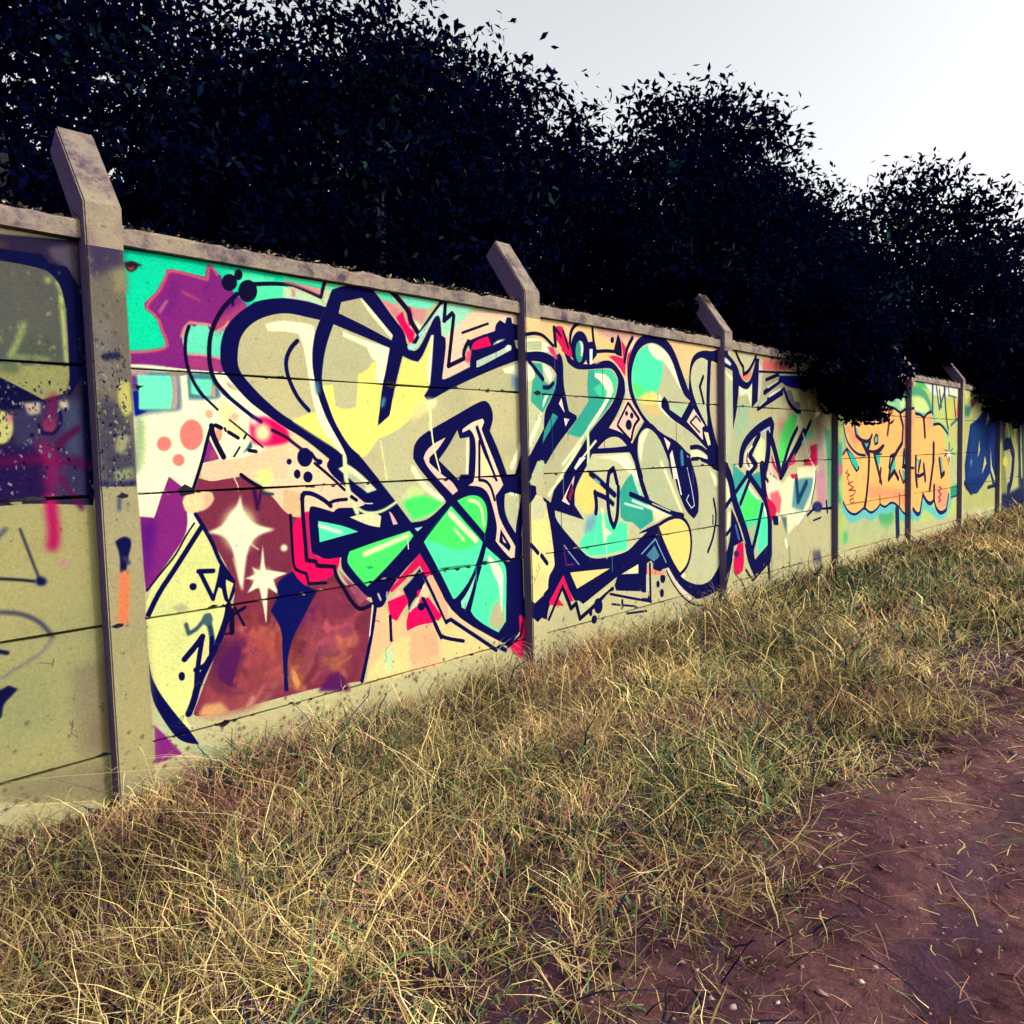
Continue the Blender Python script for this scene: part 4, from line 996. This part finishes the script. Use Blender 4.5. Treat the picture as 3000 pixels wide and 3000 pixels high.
# ------------------------------------------------------------ the wall
X0, BAY, PW, PD = .5821, 2.5, .1413, .068
ZJ = [-.45, 0.0, .521, 1.039, 1.549, 2.031]
def set_uv(me, img, par=1.0):
    uv = me.uv_layers.new(name='wall'); n = len(me.loops); vi = np.zeros(n, np.int32); me.loops.foreach_get('vertex_index', vi)
    co = np.zeros(len(me.vertices) * 3, np.float32); me.vertices.foreach_get('co', co); co = co.reshape(-1, 3)[vi]
    x = (co[:, 0] - CAM[0]) / par + CAM[0]; z = (co[:, 2] - CAM[2]) / par + CAM[2]
    u = np.stack([(x - img.x0) / (img.x1 - img.x0), (z - img.z0) / (img.z1 - img.z0)], 1).astype(np.float32)
    uv.data.foreach_set('uv', u.ravel())
def bm_obj(name, bm, mats, parent, img=None, par=1.0):
    me = bpy.data.meshes.new(name); bm.to_mesh(me); bm.free()
    if img: set_uv(me, img, par)
    for m in mats: me.materials.append(m)
    o = link(bpy.data.objects.new(name, me)); o.parent = parent
    if parent: o.matrix_parent_inverse = Matrix.Translation(parent.location).inverted()
    return o
wall = empty('concrete_wall', (X0, 0, -.25))
tag(wall, 'long concrete panel wall covered in colourful graffiti with cranked posts and a coping', 'wall')
def slab(x0, x1, z0, z1, img, m):
    bm = bmesh.new(); g = .0045; n = 10
    yo = random.uniform(-.0025, .0025); tl = random.uniform(-.0015, .0015)
    vs = []
    for y in (0 + yo, .06):
        row = []
        for zi in (0, 1):
            for k in range(n + 1):
                x = x0 + (x1 - x0) * k / n; z = (z1 - g if zi else z0 + g)
                wob = .0018 * math.sin(x * 7.3 + z0 * 11 + zi * 2) + random.uniform(-.0012, .0012)
                row.append(bm.verts.new((x, y + tl * (zi * 2 - 1), z + wob)))
        vs.append(row)
    f_, b_ = vs; N = n + 1
    for k in range(n):
        bm.faces.new((f_[k], f_[k + 1], f_[N + k + 1], f_[N + k])); bm.faces.new((b_[k + 1], b_[k], b_[N + k], b_[N + k + 1]))
        bm.faces.new((f_[N + k], f_[N + k + 1], b_[N + k + 1], b_[N + k])); bm.faces.new((f_[k + 1], f_[k], b_[k], b_[k + 1]))
    bm.faces.new((f_[0], f_[N], b_[N], b_[0])); bm.faces.new((f_[n], b_[n], b_[N + n], f_[N + n]))
    edges = [e for e in bm.edges if all(v in f_ for v in e.verts) and (abs(e.verts[0].co.z - e.verts[1].co.z) < .01) ]
    bmesh.ops.bevel(bm, geom=edges, offset=.004, segments=1, affect='EDGES')
    bm_obj('slab', bm, [m], wall, img)
def coping(x0, x1):
    bm = bmesh.new(); n = 44; rows = []
    prof = [(.0, 2.0315), (-.030, 2.0312), (-.031, 2.052), (-.030, 2.090), (-.022, 2.103), (.03, 2.108), (.085, 2.102), (.092, 2.085), (.092, 2.033), (.06, 2.0315)]
    chip = [random.random() < .16 for _ in range(n + 1)]
    for k in range(n + 1):
        x = x0 + (x1 - x0) * k / n; r = []
        for a, (y, z) in enumerate(prof):
            j = .004 if a in (2, 3, 4, 5, 6) else .0012
            if a == 4 and chip[k]: z -= .010; y += .010
            if a == 3 and chip[k]: z -= .007
            r.append(bm.verts.new((x, y + random.uniform(-j, j) * .6, z + random.uniform(-j, j))))
        rows.append(r)
    for k in range(n):
        for a in range(len(prof)):
            c = (a + 1) % len(prof); bm.faces.new((rows[k][a], rows[k + 1][a], rows[k + 1][c], rows[k][c]))
    bm.faces.new(rows[0]); bm.faces.new(rows[-1][::-1])
    bmesh.ops.recalc_face_normals(bm, faces=bm.faces[:])
    return bm_obj('coping', bm, [M_BARE], wall)
def post(x, img, m):
    bm = bmesh.new()
    prof = [(-PD, -.6), (-PD, .4), (-PD, 1.2), (-PD, 2.0), (-PD, 2.165), (.175, 2.508), (.262, 2.428), (.052, 2.118), (.052, 1.0), (.052, -.6)]
    L = [bm.verts.new((x + random.uniform(-.001, .001), y, z)) for y, z in prof]; Rr = [bm.verts.new((x + PW, y, z)) for y, z in prof]
    n = len(prof)
    for a in range(n):
        c = (a + 1) % n; bm.faces.new((L[a], L[c], Rr[c], Rr[a]))
    bm.faces.new(L[::-1]); bm.faces.new(Rr)
    bmesh.ops.recalc_face_normals(bm, faces=bm.faces[:])
    bmesh.ops.bevel(bm, geom=[e for e in bm.edges if abs(e.verts[0].co.x - e.verts[1].co.x) < .01], offset=.006, segments=2, affect='EDGES')
    for f in bm.faces:
        c = f.calc_center_median()
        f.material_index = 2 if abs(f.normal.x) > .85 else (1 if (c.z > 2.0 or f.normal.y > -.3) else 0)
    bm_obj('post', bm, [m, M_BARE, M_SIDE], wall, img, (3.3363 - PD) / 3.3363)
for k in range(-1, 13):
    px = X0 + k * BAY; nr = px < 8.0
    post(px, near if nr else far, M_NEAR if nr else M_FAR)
    if k < 12:
        a, c = px + PW + .001, px + BAY - .001
        for z0, z1 in zip(ZJ[:-1], ZJ[1:]):
            if c <= 8.2: slab(a, c, z0, z1, near, M_NEAR)
            else: slab(a, c, z0, z1, far, M_FAR)
        coping(a, c)
# leaf litter and moss lying along the coping
N = 5200; x = X0 - 2.4 + rng.random(N) * 22; y = rng.uniform(-.03, .09, N); z = 2.108 + np.abs(rng.normal(0, .007, N)); s = rng.uniform(.004, .013, N) * (1 + x * .03)
th = rng.random(N) * 6.28; d1 = np.stack([np.cos(th), np.sin(th), rng.normal(0, .5, N)], 1) * s[:, None]; d2 = np.stack([-np.sin(th), np.cos(th), rng.normal(0, .7, N)], 1) * (s * .7)[:, None]
c = np.stack([x, y, z], 1); V = np.stack([c - d1, c - d2, c + d1, c + d2], 1).reshape(-1, 3)
pal = np.array([[.05, .04, .05], [.20, .15, .09], [.33, .28, .17], [.03, .03, .06], [.10, .10, .04]]); cc = np.repeat(pal[rng.integers(0, 5, N)], 4, 0)
me = mesh_np('leaf_litter', V, [np.arange(4 * N).reshape(-1, 4)], cc); me.materials.append(M_LITTER)
o = link(bpy.data.objects.new('leaf_litter', me)); tag(o, 'dry leaf litter and moss crumbs lying along the top of the wall coping', 'litter', kind='stuff')

# ------------------------------------------------------------ grass
def pnoise(x, y, s, ph=0):
    return (np.sin(x * s + ph + 1.7 * np.sin(y * s * .8 + ph)) + np.sin(y * s * 1.31 + 2.1 * ph + 1.3 * np.sin(x * s * .57)) + .6 * np.sin((x + y) * s * 2.3 + ph * 3) + .5 * np.sin((x - y * 1.4) * s * 3.9 + ph)) / 3.1
STRAW = np.array([.70, .52, .20]); STRAW2 = np.array([.85, .66, .32]); BROWN = np.array([.24, .105, .085]); GREEN = np.array([.10, .20, .075]); DKGR = np.array([.016, .022, .048]); OLIVE = np.array([.20, .20, .08]); PLUM = np.array([.085, .028, .075])
def blades(name, label, zones, kind_cols, hmul, wmul, lean, thr=None, seed=0):
    Vs, Cs, Fq, Ft, off = [], [], [], [], 0
    for (xa, xb, ya, yb, dens, wid) in zones:
        n = int((xb - xa) * (yb - ya) * dens); x = rng.uniform(xa, xb, n); y = rng.uniform(ya, yb, n)
        p = pnoise(x, y, 2.2, seed) * .6 + pnoise(x, y, 6.5, seed + 2) * .4
        bare = np.clip((-1.72 - y) / .8 + pnoise(x, y, 2.6, 9) * .6, 0, 1) * np.clip((11 - x) / 5, .25, 1)   # the trodden strip
        keep = rng.random(n) > bare * .93
        weedy = np.exp(-((x - 7.6) / 1.8) ** 2 - ((y + .7) / .7) ** 2)   # the dark green patch below the bough
        if thr is not None: keep &= (p + 1.1 * weedy + rng.normal(0, .22, n)) > thr
        else: keep &= rng.random(n) > .75 * weedy
        keep &= ~((y > -.045))
        x, y, p, bare = x[keep], y[keep], p[keep], bare[keep]; n = len(x)
        h = hmul * rng.gamma(5, .2, n) * (.78 + .35 * pnoise(x, y, 3.1, 5)) * (1 - .55 * np.clip(bare * 1.3, 0, 1))
        h *= np.where(y > -.5, 1.08, .86); h = np.clip(h, .025, .42)
        w_ = wid * wmul * rng.uniform(.6, 1.4, n)
        th = rng.random(n) * 6.283; ln = rng.gamma(2.0, lean / 2, n) * h + bare * rng.random(n) * .12
        h = h * np.where(rng.random(n) < bare * .7, .25, 1)
        dx, dy = np.cos(th) * ln, np.sin(th) * ln
        kink = rng.normal(0, .10, (5, n)) * h; ph = th + rng.normal(1.57, .9, n); sx, sy = np.cos(ph) * w_ / 2, np.sin(ph) * w_ / 2
        z0 = gz(x, y) - .01; y1 = np.minimum(y + dy, -.012)
        ks = [0, .3, .58, .82, 1]; pts = []
        droop = np.clip(rng.gamma(2, .13, n), 0, .6)
        for a, k in enumerate(ks):
            f = k ** 1.9; zz = z0 + h * (k * 1.12 - droop * k ** 3.2); xx = x + dx * f + kink[a] * k; yy = np.minimum(y + (y1 - y) * f + kink[a - 1] * k, -.012); wf = [1, 1, .85, .55, 0][a]
            if a < 4: pts += [np.stack([xx - sx * wf, yy - sy * wf, zz], 1), np.stack([xx + sx * wf, yy + sy * wf, zz], 1)]
            else: pts += [np.stack([xx, yy, zz], 1)]
        Vs.append(np.stack(pts, 1).reshape(-1, 3)); b_ = off + np.arange(n)[:, None] * 9
        Fq += [b_ + [0, 1, 3, 2], b_ + [2, 3, 5, 4], b_ + [4, 5, 7, 6]]; Ft.append(b_ + [6, 7, 8]); off += n * 9
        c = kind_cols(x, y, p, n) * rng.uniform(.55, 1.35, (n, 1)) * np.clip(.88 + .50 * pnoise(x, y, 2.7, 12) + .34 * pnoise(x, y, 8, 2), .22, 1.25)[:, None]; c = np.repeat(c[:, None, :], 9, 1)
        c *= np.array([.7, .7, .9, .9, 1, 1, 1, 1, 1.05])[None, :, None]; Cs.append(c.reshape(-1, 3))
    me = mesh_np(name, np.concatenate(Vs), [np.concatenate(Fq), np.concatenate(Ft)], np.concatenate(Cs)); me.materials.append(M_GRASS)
    return tag(link(bpy.data.objects.new(name, me)), label, 'grass', kind='stuff')
def pick(cols, pr, n): return np.array(cols)[rng.choice(len(cols), n, p=pr)]
def dryc(x, y, p, n):
    a = pick([STRAW, STRAW2, BROWN, OLIVE, PLUM], [.44, .24, .10, .12, .10], n); b_ = pick([BROWN, PLUM, STRAW, np.array([.56, .27, .17])], [.18, .28, .18, .36], n)
    m = (pnoise(x, y, 3.4, 4) + rng.normal(0, .3, n)) + .5 * np.exp((y / .5)) > .38; return np.where(m[:, None], b_, a)
def grnc(x, y, p, n): return pick([GREEN, DKGR, OLIVE, STRAW], [.34, .42, .18, .06], n)
ZN = [(-1.2, 2.6, -3.2, 0, 4600, .0043), (2.6, 5.2, -3.6, 0, 3600, .0055), (5.2, 9, -4, 0, 1900, .0080), (9, 16, -4.5, 0, 850, .014), (16, 34, -6, 0, 260, .028)]
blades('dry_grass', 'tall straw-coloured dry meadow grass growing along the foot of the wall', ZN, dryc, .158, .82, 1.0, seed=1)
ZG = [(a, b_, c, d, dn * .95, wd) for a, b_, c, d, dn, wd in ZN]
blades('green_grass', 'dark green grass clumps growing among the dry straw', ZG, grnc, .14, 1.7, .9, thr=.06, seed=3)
ZM = [(-1.2, 3, -3.2, 0, 900, .005), (3, 8, -4, 0, 600, .008), (8, 16, -4, 0, 250, .013)]
blades('grass_thatch', 'matted brown dead grass lying low between the blades', ZM, lambda x, y, p, n: pick([BROWN, PLUM, STRAW], [.45, .3, .25], n), .07, 1.2, 2.2, seed=6)
# ears of wild oat standing above the rest
n = 420; x = np.concatenate([rng.uniform(-.9, 3, 200), rng.uniform(3, 9, 220)]); y = -rng.gamma(1.6, .5, n) - .06; y = np.clip(y, -2.2, -.06)
h = rng.uniform(.18, .32, n); th = rng.random(n) * 6.28; ln = h * rng.uniform(.15, .7, n); z0 = gz(x, y)
Vs, Fq, cs = [], [], []; sc = np.clip(.0007 + x * .0004, .0007, .003)
tipx = x + np.cos(th) * ln; tipy = np.minimum(y + np.sin(th) * ln, -.02)
lev = [(0, 0, 1), (.45, .55, 1), (.8, .88, .8), (.9, .97, 1.8), (.98, 1.0, 2.8), (1.05, 1.0, 2.2), (1.13, .96, .3)]
pts = []
for k, hh, wf in lev:
    f = k ** 1.7; xx = x + (tipx - x) * f; yy = np.minimum(y + (tipy - y) * f, -.012); zz = z0 + h * hh
    pts += [np.stack([xx - sc * wf * .7, yy + sc * wf * .5, zz], 1), np.stack([xx + sc * wf * .7, yy - sc * wf * .5, zz], 1)]
V = np.stack(pts, 1).reshape(-1, 3); b_ = np.arange(n)[:, None] * 14; F = [b_ + [2 * k, 2 * k + 1, 2 * k + 3, 2 * k + 2] for k in range(6)]
cc = np.repeat(pick([STRAW2, STRAW, OLIVE], [.3, .4, .3], n)[:, None], 14, 1).reshape(-1, 3) * .75
me = mesh_np('oat_ears', V, [np.concatenate(F)], cc); me.materials.append(M_GRASS); tag(link(bpy.data.objects.new('oat_ears', me)), 'pale seed ears on thin stalks above the dry grass', 'grass', kind='stuff')
# stones on the path
n = 11000; x = -1 + 15 * rng.random(n) ** 1.6; y = rng.uniform(-4.3, -1.3, n); a = rng.random(n) * 6.28; hl = rng.gamma(2.5, .008, n); hw = .0011 + x * .0003; zz = gz(x, y) + .03
d = np.stack([np.cos(a) * hl, np.sin(a) * hl, rng.normal(0, .25, n) * hl], 1); e_ = np.stack([-np.sin(a) * hw, np.cos(a) * hw, np.zeros(n)], 1); c = np.stack([x, y, zz], 1); bend = np.stack([-np.sin(a), np.cos(a), np.zeros(n)], 1) * (hl * rng.normal(0, .25, n))[:, None]
V = np.stack([c - d - e_, c - d + e_, c + bend - e_, c + bend + e_, c + d - e_, c + d + e_], 1).reshape(-1, 3); b_ = np.arange(n)[:, None] * 6
me = mesh_np('straw_litter', V, [np.concatenate([b_ + [0, 1, 3, 2], b_ + [2, 3, 5, 4]])], np.repeat(.8 * pick([STRAW, BROWN, PLUM, np.array([.33, .19, .15])], [.12, .32, .24, .32], n), 6, 0)); me.materials.append(M_GRASS)
tag(link(bpy.data.objects.new('straw_litter', me)), 'broken dry straw lying flat on the dirt path', 'straw', kind='stuff')
n = 13000; x = -1 + 17 * rng.random(n) ** 1.5; y = np.concatenate([rng.uniform(-4.4, -2.0, 11500), rng.uniform(-2, -1.2, 1500)]); s = np.clip(rng.gamma(1.6, .0026, n), .0015, .018)
oc = np.array([[1, 0, 0], [-1, 0, 0], [0, 1, 0], [0, -1, 0], [0, 0, .6], [0, 0, -.6]]); V = oc[None] * (s[:, None] * rng.uniform(.6, 1.3, (n, 6)))[:, :, None] * rng.uniform(.7, 1.2, (n, 1, 3)) + np.stack([x, y, gz(x, y) + .024 + s * .2], 1)[:, None]
F = np.arange(n)[:, None, None] * 6 + np.array([[0, 2, 4], [2, 1, 4], [1, 3, 4], [3, 0, 4], [2, 0, 5], [1, 2, 5], [3, 1, 5], [0, 3, 5]])[None]
me = mesh_np('path_gravel', V.reshape(-1, 3), [F.reshape(-1, 3)], np.repeat(pick([[.28, .18, .17], [.16, .08, .09], [.09, .05, .06], [.45, .36, .30]], [.35, .35, .22, .08], n), 6, 0)); me.materials.append(M_STONE)
tag(link(bpy.data.objects.new('path_gravel', me)), 'small stones scattered on the reddish dirt path', 'gravel', kind='stuff')

# ------------------------------------------------------------ trees
def leaves(centres, size, cols, flat=.4):
    n = len(centres); nrm = rng.normal(0, 1, (n, 3)); nrm[:, 2] += flat; nrm /= np.linalg.norm(nrm, axis=1)[:, None]
    t = rng.normal(0, 1, (n, 3)); t[:, 2] -= .5; t -= (t * nrm).sum(1)[:, None] * nrm; t /= np.linalg.norm(t, axis=1)[:, None]; b_ = np.cross(nrm, t)
    s = size * rng.uniform(.6, 1.3, n)[:, None]
    V = np.stack([centres - t * s, centres + b_ * s * .42 - t * s * .1 + nrm * s * .1, centres + t * s, centres - b_ * s * .42 - t * s * .1 + nrm * s * .1], 1).reshape(-1, 3)
    return V, np.arange(4 * n).reshape(-1, 4), np.repeat(cols, 4, 0)
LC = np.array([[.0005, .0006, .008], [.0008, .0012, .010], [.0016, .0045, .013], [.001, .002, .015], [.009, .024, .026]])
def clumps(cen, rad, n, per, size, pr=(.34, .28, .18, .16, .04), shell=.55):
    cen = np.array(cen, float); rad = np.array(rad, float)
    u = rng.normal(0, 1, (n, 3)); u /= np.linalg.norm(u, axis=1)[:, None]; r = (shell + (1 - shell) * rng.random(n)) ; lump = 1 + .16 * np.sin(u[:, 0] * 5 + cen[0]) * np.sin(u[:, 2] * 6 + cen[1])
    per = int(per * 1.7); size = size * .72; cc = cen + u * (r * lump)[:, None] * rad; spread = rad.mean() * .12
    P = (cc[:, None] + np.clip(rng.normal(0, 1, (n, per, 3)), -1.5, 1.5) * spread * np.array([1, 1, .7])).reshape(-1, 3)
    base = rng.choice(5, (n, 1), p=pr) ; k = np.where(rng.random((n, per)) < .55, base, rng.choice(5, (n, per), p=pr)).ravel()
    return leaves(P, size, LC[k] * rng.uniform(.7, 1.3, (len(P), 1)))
def tube(pts, rads, k=8):
    V, F = [], []
    for i, (p, r) in enumerate(zip(pts, rads)):
        p = Vector(p); d = (Vector(pts[min(i + 1, len(pts) - 1)]) - Vector(pts[max(i - 1, 0)])).normalized(); a = d.orthogonal().normalized(); b_ = d.cross(a)
        for j in range(k): t = j / k * 6.283; V.append(p + (a * math.cos(t) + b_ * math.sin(t)) * r * (1 + .12 * math.sin(t * 3 + i)))
    for i in range(len(pts) - 1):
        for j in range(k): F.append((i * k + j, i * k + (j + 1) % k, (i + 1) * k + (j + 1) % k, (i + 1) * k + j))
    return np.array([tuple(v) for v in V]), np.array(F)
def tree(loc, blobs, label, size=.07, trunk_r=.14, pr=(.34, .28, .18, .16, .04)):
    x, y = loc; root = empty('broadleaf_tree', (x, y, float(gz(x, y)))); tag(root, label, 'tree', 'dark trees behind the wall')
    Vt, Ft, off = [], [], 0; top = max(b_[2] for b_ in blobs)
    stem = [(x, y, -.35), (x + .05, y, .8), (x - .04, y + .05, 1.9), (x + .08, y, top * .65), (x, y, top)]; V, F = tube(stem, [trunk_r * 1.25, trunk_r, trunk_r * .85, trunk_r * .5, trunk_r * .15]); Vt.append(V); Ft.append(F); off = len(V)
    for (bx, by, bz, rx, ry, rz, n, per) in blobs:
        if n < 65: continue
        s = Vector((x, y, min(1.4, bz * .5))); e = Vector((bx, by, bz)); md = (s + e) / 2 + Vector((0, 0, .3)); V, F = tube([s, md, e], [trunk_r * .5, trunk_r * .3, trunk_r * .08], 6); Vt.append(V); Ft.append(F + off); off += len(V)
    me = mesh_np('trunk', np.concatenate(Vt) - np.array(root.location), [np.concatenate(Ft)], smooth=True); me.materials.append(M_BARK); o = link(bpy.data.objects.new('trunk', me)); o.parent = root
    Vs, Fs, Cs, off = [], [], [], 0
    for (bx, by, bz, rx, ry, rz, n, per) in blobs:
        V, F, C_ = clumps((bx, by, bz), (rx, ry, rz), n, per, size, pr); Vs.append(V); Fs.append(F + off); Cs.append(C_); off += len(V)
    me = mesh_np('crown', np.concatenate(Vs) - np.array(root.location), [np.concatenate(Fs)], np.concatenate(Cs)); me.materials.append(M_LEAF); o = link(bpy.data.objects.new('crown', me)); o.parent = root
    return root
# the one whose bough hangs over the wall
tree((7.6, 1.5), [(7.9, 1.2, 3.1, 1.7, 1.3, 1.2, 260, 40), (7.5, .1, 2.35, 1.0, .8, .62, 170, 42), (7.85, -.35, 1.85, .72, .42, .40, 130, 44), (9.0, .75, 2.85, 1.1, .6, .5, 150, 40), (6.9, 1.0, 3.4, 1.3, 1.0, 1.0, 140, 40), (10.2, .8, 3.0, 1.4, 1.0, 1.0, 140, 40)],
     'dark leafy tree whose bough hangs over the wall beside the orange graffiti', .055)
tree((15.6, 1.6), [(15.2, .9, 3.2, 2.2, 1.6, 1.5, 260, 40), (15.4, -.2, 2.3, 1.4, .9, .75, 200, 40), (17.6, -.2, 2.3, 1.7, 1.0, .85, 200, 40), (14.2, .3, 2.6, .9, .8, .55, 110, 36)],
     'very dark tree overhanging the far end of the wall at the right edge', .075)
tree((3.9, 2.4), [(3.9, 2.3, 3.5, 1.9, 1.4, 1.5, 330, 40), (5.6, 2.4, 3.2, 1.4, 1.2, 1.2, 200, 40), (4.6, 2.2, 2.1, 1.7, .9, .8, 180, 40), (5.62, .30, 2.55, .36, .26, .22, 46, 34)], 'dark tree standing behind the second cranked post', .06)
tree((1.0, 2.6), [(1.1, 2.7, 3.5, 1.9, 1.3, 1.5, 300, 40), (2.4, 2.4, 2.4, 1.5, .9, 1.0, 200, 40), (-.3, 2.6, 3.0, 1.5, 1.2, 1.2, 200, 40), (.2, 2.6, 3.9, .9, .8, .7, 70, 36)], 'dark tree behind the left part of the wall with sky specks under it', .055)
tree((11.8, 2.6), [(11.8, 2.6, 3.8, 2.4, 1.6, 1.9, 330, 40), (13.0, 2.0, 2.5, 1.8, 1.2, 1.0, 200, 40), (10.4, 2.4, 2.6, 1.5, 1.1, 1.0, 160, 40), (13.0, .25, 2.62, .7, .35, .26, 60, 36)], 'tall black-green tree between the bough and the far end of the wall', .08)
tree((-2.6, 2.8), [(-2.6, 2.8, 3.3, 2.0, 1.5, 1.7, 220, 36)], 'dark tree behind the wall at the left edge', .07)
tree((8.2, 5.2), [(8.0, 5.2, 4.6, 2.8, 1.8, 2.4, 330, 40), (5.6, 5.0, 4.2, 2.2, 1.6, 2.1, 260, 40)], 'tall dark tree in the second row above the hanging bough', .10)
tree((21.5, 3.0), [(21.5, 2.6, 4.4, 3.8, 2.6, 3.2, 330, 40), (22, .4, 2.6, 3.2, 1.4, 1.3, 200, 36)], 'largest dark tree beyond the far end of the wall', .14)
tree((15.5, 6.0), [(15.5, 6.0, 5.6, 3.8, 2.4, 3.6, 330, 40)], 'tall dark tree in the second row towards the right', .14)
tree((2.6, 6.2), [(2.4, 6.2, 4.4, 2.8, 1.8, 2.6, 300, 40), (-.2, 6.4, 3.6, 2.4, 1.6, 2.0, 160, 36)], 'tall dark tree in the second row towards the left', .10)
# shrubs and undergrowth closing the gap behind the panels
Vs, Fs, Cs, off = [], [], [], 0
for k in range(17):
    bx = -3 + k * 2.1 + rng.uniform(-.4, .4)
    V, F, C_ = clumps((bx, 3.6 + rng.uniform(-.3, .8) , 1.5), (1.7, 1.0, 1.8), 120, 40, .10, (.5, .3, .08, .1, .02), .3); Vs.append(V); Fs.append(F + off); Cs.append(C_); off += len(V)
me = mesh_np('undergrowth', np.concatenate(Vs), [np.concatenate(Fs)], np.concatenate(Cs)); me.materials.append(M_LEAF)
tag(link(bpy.data.objects.new('undergrowth', me)), 'dense dark undergrowth filling the space behind the wall', 'bushes', kind='stuff')
Vs, Fs, Cs, off = [], [], [], 0
for k in range(15):
    bx = -8 + k * 4.2 + rng.uniform(-1, 1)
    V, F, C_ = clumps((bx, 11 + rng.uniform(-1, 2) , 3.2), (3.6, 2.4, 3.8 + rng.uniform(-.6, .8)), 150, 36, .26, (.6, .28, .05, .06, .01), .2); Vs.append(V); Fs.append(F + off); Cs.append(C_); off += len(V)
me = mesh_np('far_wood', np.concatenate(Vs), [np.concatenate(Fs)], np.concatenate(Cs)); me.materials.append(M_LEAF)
tag(link(bpy.data.objects.new('far_wood', me)), 'far dark wood closing the view behind the nearer trees', 'wood', kind='stuff')
